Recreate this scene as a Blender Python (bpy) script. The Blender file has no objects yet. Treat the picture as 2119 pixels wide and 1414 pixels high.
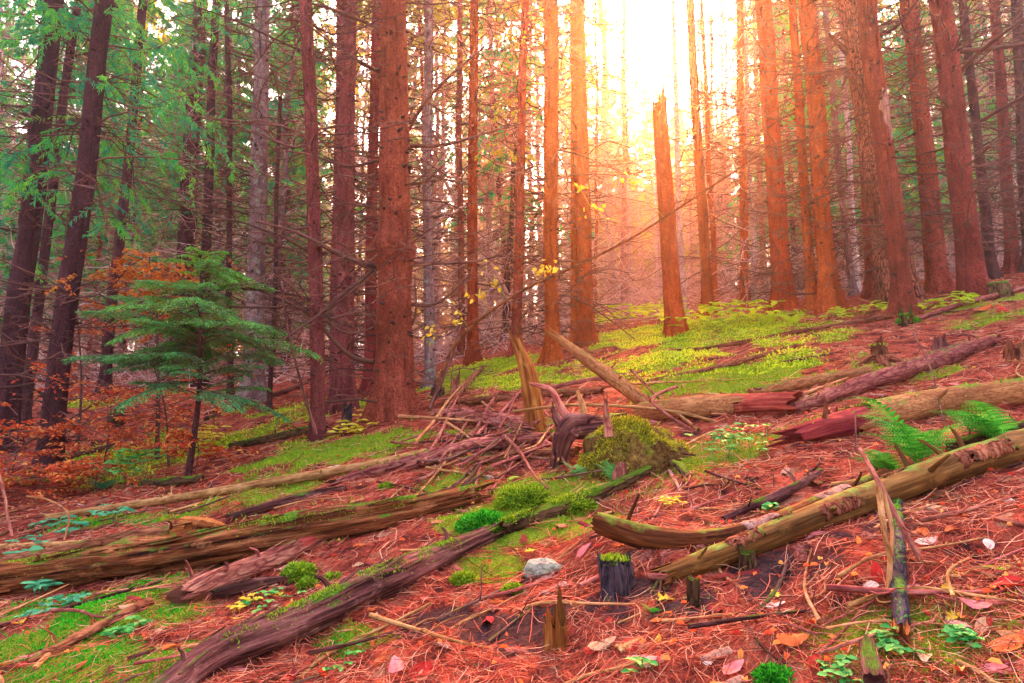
import bpy, math, random
import numpy as np
from mathutils import Vector, Matrix

C = bpy.context.scene.collection
sc = bpy.context.scene
R = math.radians
rng = np.random.default_rng(7)
random.seed(7)

# ------------------------------------------------------------------ terrain
def _h(ix, iy, iz, s):
    n = (ix.astype(np.int64)*374761393 + iy.astype(np.int64)*668265263 + iz.astype(np.int64)*2147483647 + s*1274126177) & 0xFFFFFFFF
    n = ((n ^ (n >> 13))*1274126177) & 0xFFFFFFFF
    n = ((n ^ (n >> 16))*2246822519) & 0xFFFFFFFF
    return ((n ^ (n >> 15)) & 0xFFFFFF)/float(0xFFFFFF)
def vn(x, y, z=0.0, s=0):
    x, y, z = np.broadcast_arrays(np.asarray(x, float), np.asarray(y, float), np.asarray(z, float))
    ix, iy, iz = np.floor(x), np.floor(y), np.floor(z)
    fx, fy, fz = x-ix, y-iy, z-iz
    fx, fy, fz = fx*fx*(3-2*fx), fy*fy*(3-2*fy), fz*fz*(3-2*fz)
    r = 0
    for a in (0, 1):
        for b in (0, 1):
            for c in (0, 1):
                w = (fx if a else 1-fx)*(fy if b else 1-fy)*(fz if c else 1-fz)
                r = r + w*_h(ix+a, iy+b, iz+c, s)
    return r*2-1
def fbm(x, y, z=0.0, s=0, o=4):
    r, a = 0, 1.0
    for k in range(o):
        r = r + a*vn(np.asarray(x)*2**k, np.asarray(y)*2**k, np.asarray(z)*2**k, s+k*17)
        a *= .5
    return r
# heights measured on the hillside: photo column, photo row, distance
_REF = [(5, 935, 10.5), (97, 972, 9.5), (367, 800, 16), (524, 832, 14), (658, 912, 8.2), (712, 848, 10.5), (814, 866, 9.2), (890, 803, 12), (977, 752, 14.5), (1144, 748, 12), (1212, 712, 14), (1398, 690, 13), (1466, 652, 18),
        (1624, 642, 14), (1718, 640, 13), (1862, 622, 12), (2016, 614, 11), (2098, 562, 17), (215, 815, 17), (1280, 640, 24), (-200, 760, 50), (200, 750, 50), (700, 735, 45), (1100, 675, 45), (1300, 622, 45), (1700, 592, 30), (2000, 552, 25), (2250, 530, 35),
        (1060, 1414, 2.7), (0, 1414, 3.3), (2119, 1414, 2.15), (1125, 1163, 3.8), (1060, 1000, 5.4), (390, 985, 8.6), (300, 1120, 5.6), (1700, 1080, 3.5), (1320, 960, 5.2), (1500, 870, 6.6), (1950, 860, 5.2), (1600, 700, 11), (600, 960, 7), (2119, 650, 8.5), (0, 1200, 4.9), (1240, 800, 8.6), (1800, 720, 8.6)]
def _base(x, y):
    xe = np.where(x > 0, 9*np.tanh(x/9), 6.5*np.tanh(x/6.5))
    return .22*np.where(y < 14, y, 14+(y-14)*.5)+.24*xe
def _uv(x, y):
    yy = np.clip(y, 1.6, 60)
    return np.clip(x/np.maximum(y, 1.6), -1.1, 1.1)*1.3, np.log(yy)
_F = 24/36*2119; _tp = math.radians(9)
_c, _v = [], []
for _px, _py, _Y in _REF:
    _cx, _cy = (_px-1059.5)/_F, (707-_py)/_F
    _dy = -math.sin(_tp)*_cy+math.cos(_tp); _dz = math.cos(_tp)*_cy+math.sin(_tp)
    _X, _Z = _cx/_dy*_Y, 1.5+_dz/_dy*_Y
    _c.append(_uv(np.array(_X), np.array(_Y))); _v.append(_Z-float(_base(np.array(_X), np.array(_Y))))
_c = np.array(_c).reshape(-1, 2); _v = np.array(_v)
def _tps(r2): return .5*r2*np.log(r2+1e-9)
_K = _tps(((_c[:, None]-_c[None])**2).sum(-1))+np.eye(len(_c))*.06
_A = np.concatenate([np.ones((len(_c), 1)), _c], 1)
_sol = np.linalg.solve(np.block([[_K, _A], [_A.T, np.zeros((3, 3))]]), np.concatenate([_v, np.zeros(3)]))
def H(x, y):
    x, y = np.broadcast_arrays(np.asarray(x, float), np.asarray(y, float))
    u, l = _uv(x, y)
    r = _sol[-3]+_sol[-2]*u+_sol[-1]*l
    for (a, b), w in zip(_c, _sol[:-3]): r = r+w*_tps((u-a)**2+(l-b)**2)
    z = _base(x, y)+r*np.clip((np.hypot(x, y)-.3)/1.6, 0, 1)
    z = z+.05*fbm(x*.4, y*.4, 0, 3, 2)*np.clip((np.hypot(x, y)-1)/5, 0, 1)
    return z+.05*fbm(x*1.3, y*1.3, 0, 9, 3)+.022*fbm(x*4.2, y*4.2, 0, 21, 2)

# ------------------------------------------------------------------ camera, sky, sun
F = 24/36*2119
PITCH = R(9)
CAM = np.array([0, 0, 1.5])
cam = bpy.data.cameras.new('camera'); cam.lens = 24; cam.sensor_width = 36
cam.clip_start = .05; cam.clip_end = 1000
co = bpy.data.objects.new('camera', cam); C.objects.link(co)
co.location = CAM; co.rotation_euler = (R(90)+PITCH, 0, 0)
sc.camera = co
_up = np.array([0, -math.sin(PITCH), math.cos(PITCH)]); _fw = np.array([0, math.cos(PITCH), math.sin(PITCH)])
def ray(px, py):
    d = np.array([(px-1059.5)/F, 0, 0])+_up*((707-py)/F)+_fw
    return d
def at(px, py, Y):
    d = ray(px, py)
    return CAM+d*(Y/d[1])
_T = np.concatenate([np.linspace(1, 14, 2600), np.linspace(14, 90, 1800)])
def G(px, py):
    p = CAM+ray(px, py)[None]*_T[:, None]
    below = p[:, 2] < H(p[:, 0], p[:, 1])
    k = int(np.argmax(below)) if below.any() else len(_T)-1
    q = p[k].copy(); q[2] = H(q[0], q[1])
    return q
def depth(p): return float((np.asarray(p)-CAM)@_fw)
def project(p):
    q = np.asarray(p)-CAM
    d = q@_fw
    return 1059.5+q[..., 0]/d*F, 707-(q@_up)/d*F

SUN = ray(1372, 95); SUN = SUN/np.linalg.norm(SUN)
elev = math.asin(SUN[2]); azim = math.atan2(SUN[0], SUN[1])
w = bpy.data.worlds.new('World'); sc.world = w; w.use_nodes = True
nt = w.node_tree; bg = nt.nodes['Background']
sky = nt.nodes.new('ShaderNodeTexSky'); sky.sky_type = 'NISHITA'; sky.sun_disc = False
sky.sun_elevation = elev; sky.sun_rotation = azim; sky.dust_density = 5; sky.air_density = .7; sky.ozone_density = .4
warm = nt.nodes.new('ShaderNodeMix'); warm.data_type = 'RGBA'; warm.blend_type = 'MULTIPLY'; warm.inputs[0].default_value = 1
warm.inputs[7].default_value = (1, .87, .76, 1)   # warm tint added over the sky, turns its blue light warmer
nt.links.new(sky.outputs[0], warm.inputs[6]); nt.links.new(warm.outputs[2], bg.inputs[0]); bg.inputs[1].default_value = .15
sl = bpy.data.lights.new('sun', 'SUN'); sl.energy = 5; sl.angle = R(6); sl.color = (1, .28, .045)
so = bpy.data.objects.new('sun', sl); C.objects.link(so)
so.rotation_euler = Vector(SUN).to_track_quat('Z', 'Y').to_euler()
so.location = (5, 20, 40)
sc.view_settings.view_transform = 'Standard'; sc.view_settings.look = 'None'
sc.view_settings.exposure = 4.0; sc.view_settings.gamma = 1
cy = sc.cycles
cy.use_denoising = True
try: cy.denoiser = 'OPENIMAGEDENOISE'
except Exception: pass
cy.max_bounces = 5; cy.diffuse_bounces = 3; cy.transmission_bounces = 4; cy.transparent_max_bounces = 4; cy.volume_bounces = 0
cy.caustics_reflective = False; cy.caustics_refractive = False

# ------------------------------------------------------------------ materials
def _mat(name):
    m = bpy.data.materials.new(name); m.use_nodes = True
    n = m.node_tree
    b = n.nodes['Principled BSDF']
    b.inputs['Specular IOR Level'].default_value = .04
    return m, n, b
def _ramp(n, fac, cols):
    r = n.nodes.new('ShaderNodeValToRGB')
    e = r.color_ramp.elements
    while len(e) < len(cols): e.new(.5)
    for i, (p, c) in enumerate(cols):
        e[i].position = p; e[i].color = (*c, 1)
    n.links.new(fac, r.inputs[0])
    return r.outputs[0]
def _attr(n, name):
    a = n.nodes.new('ShaderNodeAttribute'); a.attribute_name = name
    return a
def _map(n, vec, scale):
    mp = n.nodes.new('ShaderNodeMapping'); mp.inputs['Scale'].default_value = scale
    n.links.new(vec, mp.inputs[0]); return mp.outputs[0]
def _noise(n, vec, scale, detail=5, rough=.6):
    t = n.nodes.new('ShaderNodeTexNoise'); t.inputs['Scale'].default_value = scale
    t.inputs['Detail'].default_value = detail; t.inputs['Roughness'].default_value = rough
    n.links.new(vec, t.inputs['Vector']); return t.outputs['Fac']
def _mix(n, f, a, b):
    m = n.nodes.new('ShaderNodeMix'); m.data_type = 'RGBA'
    if isinstance(f, float): m.inputs[0].default_value = f
    else: n.links.new(f, m.inputs[0])
    for s, v in ((6, a), (7, b)):
        if isinstance(v, tuple): m.inputs[s].default_value = (*v, 1)
        else: n.links.new(v, m.inputs[s])
    return m.outputs[2]
def _math(n, op, a, b=None):
    m = n.nodes.new('ShaderNodeMath'); m.operation = op
    for i, v in enumerate((a, b)):
        if v is None: continue
        if isinstance(v, (int, float)): m.inputs[i].default_value = v
        else: n.links.new(v, m.inputs[i])
    return m.outputs[0]
def _bump(n, b, h, strength, dist):
    u = n.nodes.new('ShaderNodeBump'); u.inputs['Strength'].default_value = strength; u.inputs['Distance'].default_value = dist
    n.links.new(h, u.inputs['Height']); n.links.new(u.outputs[0], b.inputs['Normal'])
def _range(n, v, a, b):
    m = n.nodes.new('ShaderNodeMapRange'); m.inputs[1].default_value = a; m.inputs[2].default_value = b
    n.links.new(v, m.inputs[0]); return m.outputs[0]

def bark(name, dark, mid, light, moss=0., mosscol=(.10, .17, .02), scale=30, stretch=.35, bump=.5, dist=.02, rough=.85, lichen=0., plates=True, plate=.3):
    m, n, b = _mat(name)
    bk = _attr(n, 'bk').outputs['Vector']
    mp = _map(n, bk, (1, 1, stretch))
    big = _noise(n, _map(n, bk, (1, 1, .5)), 3.0, 4)
    fine = _noise(n, mp, scale, 6, .65)
    fine2 = _noise(n, mp, scale*3.1, 4, .7)
    h = _math(n, 'ADD', _math(n, 'MULTIPLY', _range(n, fine, .3, .7), .62), _math(n, 'MULTIPLY', _range(n, fine2, .3, .7), .38))
    if plates:
        v = n.nodes.new('ShaderNodeTexVoronoi'); v.feature = 'DISTANCE_TO_EDGE'; v.inputs['Scale'].default_value = scale*1.15
        dis = n.nodes.new('ShaderNodeVectorMath'); dis.operation = 'ADD'
        nz = n.nodes.new('ShaderNodeTexNoise'); nz.inputs['Scale'].default_value = scale*.6; n.links.new(mp, nz.inputs['Vector'])
        sc_ = n.nodes.new('ShaderNodeVectorMath'); sc_.operation = 'SCALE'; sc_.inputs['Scale'].default_value = .05
        n.links.new(nz.outputs['Color'], sc_.inputs[0]); n.links.new(mp, dis.inputs[0]); n.links.new(sc_.outputs[0], dis.inputs[1])
        n.links.new(dis.outputs[0], v.inputs['Vector'])
        ed = _range(n, v.outputs['Distance'], 0, .16)
        h = _math(n, 'ADD', _math(n, 'MULTIPLY', ed, plate), _math(n, 'MULTIPLY', h, 1-plate))
    col = _ramp(n, h, [(.22, dark), (.5, mid), (.78, light)])
    col = _mix(n, _range(n, big, .38, .66), col, _mix(n, .6, col, dark))
    stk = _noise(n, _map(n, bk, (1, 1, .10)), 16, 5, .7); blo = _noise(n, _map(n, bk, (1, 1, .6)), 7, 5, .7)
    col = _mix(n, _range(n, stk, .50, .72), col, dark)
    col = _mix(n, _math(n, 'MULTIPLY', _range(n, blo, .56, .66), .55), col, light)
    if lichen > 0:
        lf = _range(n, _noise(n, bk, 9, 3), .62-.1*lichen, .68)
        col = _mix(n, _math(n, 'MULTIPLY', lf, .6), col, (.25, .30, .20))
    if moss > 0:
        g = n.nodes.new('ShaderNodeNewGeometry'); sp = n.nodes.new('ShaderNodeSeparateXYZ')
        n.links.new(g.outputs['Normal'], sp.inputs[0])
        f = _math(n, 'ADD', _math(n, 'MULTIPLY', sp.outputs[2], .30), _noise(n, bk, 6, 4))
        f = _range(n, f, .90-.42*moss, 1.02-.42*moss)
        mc = _ramp(n, _noise(n, bk, 60, 3), [(.3, tuple(c*.5 for c in mosscol)), (.7, mosscol)])
        col = _mix(n, f, col, mc)
    hs = n.nodes.new('ShaderNodeHueSaturation'); n.links.new(col, hs.inputs['Color'])
    rnd = n.nodes.new('ShaderNodeObjectInfo').outputs['Random']     # every trunk and log has its own tone
    n.links.new(_math(n, 'ADD', _math(n, 'MULTIPLY', rnd, .42), .78), hs.inputs['Value'])
    n.links.new(_math(n, 'ADD', _math(n, 'MULTIPLY', _math(n, 'FRACT', _math(n, 'MULTIPLY', rnd, 7.3)), .016), .485), hs.inputs['Hue'])
    n.links.new(hs.outputs[0], b.inputs['Base Color']); b.inputs['Roughness'].default_value = rough
    _bump(n, b, h, bump, dist)
    return m
def tinted(name, cols, transl=.0, rough=.7, spec=.06):
    m, n, b = _mat(name)
    c = _ramp(n, _attr(n, 'tint').outputs['Fac'], cols)
    n.links.new(c, b.inputs['Base Color']); b.inputs['Roughness'].default_value = rough
    b.inputs['Specular IOR Level'].default_value = spec
    if transl > 0:
        t = n.nodes.new('ShaderNodeBsdfTranslucent'); n.links.new(c, t.inputs[0])
        x = n.nodes.new('ShaderNodeMixShader'); x.inputs[0].default_value = transl
        n.links.new(b.outputs[0], x.inputs[1]); n.links.new(t.outputs[0], x.inputs[2])
        n.links.new(x.outputs[0], n.nodes['Material Output'].inputs[0])
    return m
def ev(*cols):
    k = len(cols)
    return [(i/(k-1), c) for i, c in enumerate(cols)]

M = {}
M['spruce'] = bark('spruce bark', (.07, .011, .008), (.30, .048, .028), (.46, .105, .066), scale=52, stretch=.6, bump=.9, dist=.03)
M['spruce_shaded'] = bark('shaded spruce bark', (.018, .006, .008), (.062, .017, .017), (.13, .045, .045), scale=48, stretch=.5, bump=.6, dist=.02)  # darker copy of the spruce bark, with shade put into its colour
M['spruce_glow'] = bark('spruce bark tinted orange by glow', (.10, .014, .003), (.36, .058, .010), (.55, .13, .03), scale=52, stretch=.55, bump=.6, dist=.02)  # bark colour carries the orange sun glow falling on these trunks
M['spruce_grey'] = bark('grey spruce bark', (.06, .028, .030), (.20, .10, .095), (.34, .19, .18), scale=34, stretch=.5, bump=.6, dist=.02, lichen=1)
M['pine'] = bark('furrowed pine bark', (.035, .008, .006), (.27, .065, .042), (.44, .14, .09), scale=24, stretch=.22, bump=1, dist=.05, plate=.6)
M['spruce_brown'] = bark('mauve brown spruce bark', (.05, .010, .010), (.20, .045, .036), (.34, .10, .085), scale=52, stretch=.6, bump=.6, dist=.03)
M['spruce_pale'] = bark('haze paled spruce bark', (.16, .06, .04), (.42, .20, .15), (.6, .36, .29), scale=30, stretch=.5, bump=.4)  # bark made paler so that haze is already in its colour
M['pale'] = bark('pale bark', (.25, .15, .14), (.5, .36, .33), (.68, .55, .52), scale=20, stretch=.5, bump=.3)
M['log_brown'] = bark('brown log bark', (.05, .014, .008), (.25, .075, .032), (.42, .16, .075), moss=.25, scale=26, stretch=.25, bump=.8, dist=.03)
M['log_red'] = bark('red log bark', (.10, .02, .018), (.32, .085, .06), (.5, .2, .13), moss=.12, scale=26, stretch=.25, bump=.8, dist=.03)
M['log_tan'] = bark('tan barked log', (.13, .040, .014), (.33, .12, .045), (.44, .20, .08), moss=.35, mosscol=(.13, .19, .02), scale=38, stretch=.3, bump=.6, dist=.012)
M['log_smooth'] = bark('smooth olive wood', (.028, .010, .003), (.12, .048, .011), (.26, .12, .034), moss=.4, mosscol=(.15, .19, .03), scale=16, stretch=.06, bump=.35, dist=.02, plates=False, rough=.75)
M['log_curve'] = bark('brown bare curved wood', (.020, .006, .002), (.105, .032, .008), (.23, .088, .024), moss=.3, mosscol=(.13, .17, .02), scale=20, stretch=.06, bump=.5, dist=.02, plates=False, rough=.75)
M['log_rot'] = bark('rotten splintered wood', (.018, .007, .004), (.26, .080, .022), (.58, .24, .085), moss=.36, mosscol=(.10, .22, .02), scale=30, stretch=.05, bump=1, dist=.04, plates=False)
M['log_purple'] = bark('purple brown wood', (.025, .008, .008), (.19, .062, .050), (.36, .155, .12), moss=.32, mosscol=(.08, .16, .015), scale=26, stretch=.07, bump=.9, dist=.03, plates=False)
M['log_moss'] = bark('mossy dark bark', (.015, .008, .005), (.09, .045, .02), (.2, .11, .05), moss=.6, mosscol=(.10, .19, .012), scale=26, stretch=.2, bump=.8, dist=.03)
M['wood_orange'] = bark('broken orange wood', (.10, .022, .005), (.40, .12, .025), (.6, .26, .06), scale=40, stretch=.06, bump=.9, dist=.02, plates=False)
M['wood_red'] = bark('broken red wood', (.14, .012, .012), (.40, .055, .04), (.55, .13, .08), scale=40, stretch=.05, bump=.9, dist=.02, plates=False)
M['wood_pale'] = bark('bare pale wood', (.15, .06, .04), (.44, .21, .14), (.62, .38, .28), scale=30, stretch=.08, bump=.6, dist=.01, plates=False)
M['char'] = bark('charred stump wood', (.012, .008, .012), (.05, .03, .04), (.13, .08, .09), moss=.3, mosscol=(.16, .3, .02), scale=26, stretch=.2, bump=.9, dist=.03)
M['stick'] = bark('dead stick', (.10, .022, .016), (.36, .10, .065), (.55, .22, .15), scale=40, stretch=.2, bump=.4, dist=.004, plates=False)
M['stick_tan'] = bark('tan dead stick', (.13, .045, .014), (.42, .18, .065), (.6, .32, .14), scale=40, stretch=.2, bump=.4, dist=.004, plates=False)
M['twig'] = tinted('dead twigs', ev((.05, .02, .018), (.14, .055, .045), (.24, .10, .075)), rough=.8)
M['twig_far'] = tinted('haze paled distant twigs', ev((.14, .055, .045), (.34, .16, .13), (.52, .30, .25)), rough=.8)  # twigs lightened to pink, haze put into the colour
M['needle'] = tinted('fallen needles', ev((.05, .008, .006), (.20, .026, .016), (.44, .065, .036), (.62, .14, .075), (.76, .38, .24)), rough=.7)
M['brush'] = tinted('mist paled pinkish brush', ev((.30, .12, .11), (.58, .30, .27), (.72, .48, .44)), rough=.8)  # pinkish twigs, paled further to paint in the background mist
M['moss'] = tinted('moss', ev((.05, .12, .006), (.18, .32, .012), (.38, .50, .03)), .3, .8)
M['moss_deep'] = tinted('deep green moss', ev((.006, .08, .008), (.02, .30, .015), (.10, .52, .02)), .3, .8)
M['cover'] = tinted('yellow green ground cover', ev((.24, .38, .01), (.44, .58, .02), (.60, .68, .04)), .45, .6)
M['fern'] = tinted('fern green', ev((.006, .09, .006), (.025, .26, .018), (.12, .46, .04)), .35, .5)
M['fir'] = tinted('fir needles', ev((.03, .17, .08), (.10, .40, .12), (.26, .60, .05), (.52, .74, .06)), .3, .6)
M['spruce_green'] = tinted('spruce needles', ev((.006, .17, .15), (.025, .38, .16), (.10, .52, .05), (.30, .62, .05)), .42, .6)
M['spruce_yellow'] = tinted('yellow green needles', ev((.16, .20, .01), (.40, .44, .02), (.62, .58, .04)), .5, .6)
M['beech'] = tinted('copper beech leaves', ev((.34, .024, .016), (.66, .075, .03), (.80, .18, .045), (.82, .40, .10)), .4, .6)
M['beech_orange'] = tinted('orange beech leaves', ev((.4, .07, .015), (.6, .16, .02), (.7, .3, .04)), .45, .6)
M['yellow'] = tinted('yellow leaves', ev((.5, .34, .02), (.7, .52, .03), (.75, .65, .1)), .5, .5)
M['herb'] = tinted('herb leaves', ev((.015, .16, .03), (.06, .32, .06), (.2, .45, .1)), .35, .5)
M['herb_teal'] = tinted('blue green herb leaves', ev((.02, .15, .07), (.06, .28, .13), (.12, .4, .18)), .35, .5)
for k, c in dict(orange=((.45, .07, .015), (.65, .16, .04)), red=((.35, .012, .012), (.55, .04, .03)), pink=((.5, .11, .12), (.72, .25, .25)), tan=((.42, .2, .1), (.66, .38, .24)), lime=((.25, .36, .02), (.42, .5, .05)), gold=((.6, .33, .02), (.75, .5, .05)), pale=((.55, .33, .28), (.75, .58, .5)), teal=((.05, .28, .14), (.12, .42, .2))).items():
    M['leaf_'+k] = tinted(k+' leaf', ev(c[0], c[1]), .3, .55)

# ------------------------------------------------------------------ mesh builder
class MB:
    def __init__(s): s.v = []; s.q = []; s.t = []; s.qm = []; s.tm = []; s.bk = []; s.ti = []; s.n = 0
    def add(s, v, quads=None, tris=None, mi=0, bk=None, tint=None):
        v = np.asarray(v, float).reshape(-1, 3); k = len(v)
        s.v.append(v)
        s.bk.append(v if bk is None else np.asarray(bk, float).reshape(-1, 3))
        s.ti.append(np.full(k, .5) if tint is None else np.broadcast_to(np.asarray(tint, float).reshape(-1), (k,)))
        if quads is not None and len(quads):
            q = np.asarray(quads, np.int64).reshape(-1, 4)+s.n; s.q.append(q); s.qm.append(np.full(len(q), mi))
        if tris is not None and len(tris):
            t = np.asarray(tris, np.int64).reshape(-1, 3)+s.n; s.t.append(t); s.tm.append(np.full(len(t), mi))
        s.n += k
        return s
    def mesh(s, name, mats, origin=(0, 0, 0), smooth=True):
        me = bpy.data.meshes.new(name)
        v = (np.concatenate(s.v) if s.v else np.zeros((0, 3)))-np.asarray(origin, float)
        q = np.concatenate(s.q) if s.q else np.zeros((0, 4), np.int64)
        t = np.concatenate(s.t) if s.t else np.zeros((0, 3), np.int64)
        me.vertices.add(len(v)); me.vertices.foreach_set('co', v.astype(np.float32).ravel())
        li = np.concatenate([q.ravel(), t.ravel()])
        me.loops.add(len(li)); me.loops.foreach_set('vertex_index', li.astype(np.int32))
        me.polygons.add(len(q)+len(t))
        ls = np.concatenate([np.arange(len(q))*4, len(q)*4+np.arange(len(t))*3])
        me.polygons.foreach_set('loop_start', ls.astype(np.int32))
        if not isinstance(mats, (list, tuple)): mats = [mats]
        for m in mats: me.materials.append(M[m] if isinstance(m, str) else m)
        mi = np.concatenate(s.qm+s.tm) if (s.qm or s.tm) else np.zeros(0)
        me.polygons.foreach_set('material_index', mi.astype(np.int32))
        me.polygons.foreach_set('use_smooth', np.full(len(mi), smooth))
        a = me.attributes.new('bk', 'FLOAT_VECTOR', 'POINT'); a.data.foreach_set('vector', np.concatenate(s.bk).astype(np.float32).ravel())
        a = me.attributes.new('tint', 'FLOAT', 'POINT'); a.data.foreach_set('value', np.concatenate(s.ti).astype(np.float32))
        me.update(calc_edges=True); me.validate()
        return me
def unit(a):
    a = np.asarray(a, float)
    return a/np.maximum(np.linalg.norm(a, axis=-1, keepdims=True), 1e-9)
def link(name, me, parent=None, loc=None):
    o = bpy.data.objects.new(name, me); C.objects.link(o)
    if parent is not None: o.parent = parent
    if loc is not None: o.location = loc
    return o
def tag(o, label=None, cat=None, group=None, kind=None):
    if label: o['label'] = label
    if cat: o['category'] = cat
    if group: o['group'] = group
    if kind: o['kind'] = kind
    return o
def thing(name, loc, label, cat, group=None):
    o = bpy.data.objects.new(name, None); C.objects.link(o); o.location = loc; o.empty_display_size = .2
    return tag(o, label, cat, group)
def part(name, mb, mats, root, label=None, smooth=True):
    o = link(name, mb.mesh(name, mats, root.location, smooth), root)
    if label: o['label'] = label
    return o
def single(name, mb, mats, loc, label, cat, group=None, smooth=True):
    return tag(link(name, mb.mesh(name, mats, loc, smooth), None, loc), label, cat, group)

def spline(pts, n):
    """Catmull-Rom through the points, n samples, evenly by length"""
    p = np.asarray(pts, float)
    if len(p) == 2: return p[0]+(p[1]-p[0])*np.linspace(0, 1, n)[:, None]
    e = np.concatenate([[2*p[0]-p[1]], p, [2*p[-1]-p[-2]]])
    out = []
    for i in range(len(p)-1):
        t = np.linspace(0, 1, 24, endpoint=False)[:, None]
        a, b, c, d = e[i:i+4]
        out.append(.5*(2*b+(c-a)*t+(2*a-5*b+4*c-d)*t*t+(3*b-a-3*c+d)*t**3))
    o = np.concatenate(out+[p[-1:]])
    s = np.concatenate([[0], np.cumsum(np.linalg.norm(np.diff(o, axis=0), axis=1))])
    t = np.linspace(0, s[-1], n)
    return np.stack([np.interp(t, s, o[:, k]) for k in range(o.shape[1])], 1)
def frames(p):
    t = unit(np.gradient(p, axis=0))
    ref = np.array([0, 0, 1.]) if abs(t[0][2]) < .8 else np.array([1., 0, 0])
    a = unit(np.cross(ref, t[0])); A = []
    for k in range(len(p)):
        a = unit(a-t[k]*(a@t[k])); A.append(a)
    A = np.array(A)
    return t, A, np.cross(t, A)
def ring_faces(n, s):
    i = np.arange(n-1)[:, None]*s; j = np.arange(s)[None]; k = (j+1) % s
    return np.stack([i+j, i+k, i+s+k, i+s+j], -1).reshape(-1, 4)
def tube(mb, p, r, sides=16, rough=.0, rfreq=6, seed=0, jag0=0., jag1=0., cap0=True, cap1=True, mi=0, flat=1.0, ridges=0., endmi=None, shape=None, hollow=0.):
    """a tapered limb with an uneven surface; jag0/jag1 make the ends splintered"""
    p = np.asarray(p, float); n = len(p); r = np.broadcast_to(np.asarray(r, float), (n,))
    t, A, B = frames(p)
    th = np.linspace(0, 2*np.pi, sides, endpoint=False)
    L = np.concatenate([[0], np.cumsum(np.linalg.norm(np.diff(p, axis=0), axis=1))])
    cs, sn = np.cos(th), np.sin(th)
    rr = r[:, None]*np.ones(sides)[None]
    if shape is not None: rr = rr*shape(th[None, :], L[:, None])
    rm = float(r.mean())
    if rough: rr = rr*(1+rough*fbm(cs[None]*1.2+seed*3.1, sn[None]*1.2, L[:, None]*rfreq, seed, 3))
    if ridges: rr = rr*(1+ridges*vn(cs[None]*5+seed, sn[None]*5, L[:, None]*2.2, seed+5)+ridges*.7*vn(cs[None]*12+seed, sn[None]*12, L[:, None]*3, seed+6))
    v = p[:, None]+rr[..., None]*(cs[None, :, None]*A[:, None]+flat*sn[None, :, None]*B[:, None])
    for e, j, sg in ((0, jag0, -1), (n-1, jag1, 1)):
        if j: v[e] += (t[e][None]*sg)*(j*(vn(cs*2.3+seed, sn*2.3, e, seed+31)+.6*vn(cs*6+seed, sn*6, e, seed+32))*rm*2)[:, None]
    bk = np.stack([rm*cs[None]*np.ones((n, 1)), rm*sn[None]*np.ones((n, 1)), L[:, None]*np.ones((1, sides))], -1)+seed*1.37
    mb.add(v, ring_faces(n, sides), mi=mi, bk=bk)
    em = mi if endmi is None else endmi
    for e, f, sg in ((0, cap0, -1), (n-1, cap1, 1)):
        if f:
            ring = v[e]; c = ring.mean(0)
            inner = c+(ring-c)*.55-t[e]*sg*(hollow*rm+.0)*.8
            cc = inner.mean(0)-t[e]*sg*hollow*rm
            vv = np.concatenate([ring, inner, cc[None]]); i = np.arange(sides); k = (i+1) % sides
            q = np.stack([i, k, k+sides, i+sides], 1); tr = np.stack([i+sides, k+sides, np.full(sides, 2*sides)], 1)
            if sg < 0: q = q[:, ::-1]; tr = tr[:, ::-1]
            mb.add(vv, q, tr, mi=em, bk=np.concatenate([bk[e], bk[e]*.55, bk[e].mean(0)[None]]))
    return p, r
def tubes(mb, P, Rr, sides=4, tint=None, mi=0):
    """many thin limbs at once: P [b,n,3], Rr [b,n]"""
    P = np.asarray(P, float); b, n, _ = P.shape
    if not b: return
    t = unit(np.gradient(P, axis=1))
    ref = np.where(np.abs(t[:, :1, 2:3]) < .8, np.array([0, 0, 1.]), np.array([1., 0, 0]))
    A = unit(np.cross(np.broadcast_to(ref, t.shape), t)); B = np.cross(t, A)
    th = np.linspace(0, 2*np.pi, sides, endpoint=False)
    v = P[:, :, None]+np.asarray(Rr)[:, :, None, None]*(np.cos(th)[None, None, :, None]*A[:, :, None]+np.sin(th)[None, None, :, None]*B[:, :, None])
    f = ring_faces(n, sides)[None]+(np.arange(b)*n*sides)[:, None, None]
    ti = np.repeat(rng.random(b) if tint is None else np.broadcast_to(tint, (b,)), n*sides)
    mb.add(v.reshape(-1, 3), f.reshape(-1, 4), tint=ti, mi=mi)
def leafs(mb, P, D, N, L, W, fold=.25, droop=.1, tint=None, mi=0):
    P = np.asarray(P, float); k = len(P)
    if not k: return
    D = unit(np.broadcast_to(D, P.shape)); N = np.broadcast_to(N, P.shape)
    S = unit(np.cross(D, N)); N = np.cross(S, D)
    L = np.broadcast_to(np.asarray(L, float), (k,))[:, None]; W = np.broadcast_to(np.asarray(W, float), (k,))[:, None]
    up = N*W*fold
    v = np.stack([P, P+D*L*.3+S*W*.46+up, P+D*L*.72+S*W*.36+up-N*L*droop*.5, P+D*L-N*L*droop, P+D*L*.72-S*W*.36+up-N*L*droop*.5, P+D*L*.3-S*W*.46+up], 1)
    i = np.arange(k)[:, None]*6
    q = np.concatenate([i+np.array([[0, 1, 2, 3]]), i+np.array([[0, 3, 4, 5]])])
    ti = rng.random(k) if tint is None else np.broadcast_to(tint, (k,))
    mb.add(v.reshape(-1, 3), q, tint=np.repeat(ti, 6), mi=mi)
def rdir(n, zs=1.0):
    d = rng.normal(size=(n, 3)); d[:, 2] *= zs
    return unit(d)
def gnormal(x, y, e=.06):
    return unit(np.stack([-(H(x+e, y)-H(x-e, y))/(2*e), -(H(x, y+e)-H(x, y-e))/(2*e), np.ones_like(np.asarray(x, float))], -1))

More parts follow.
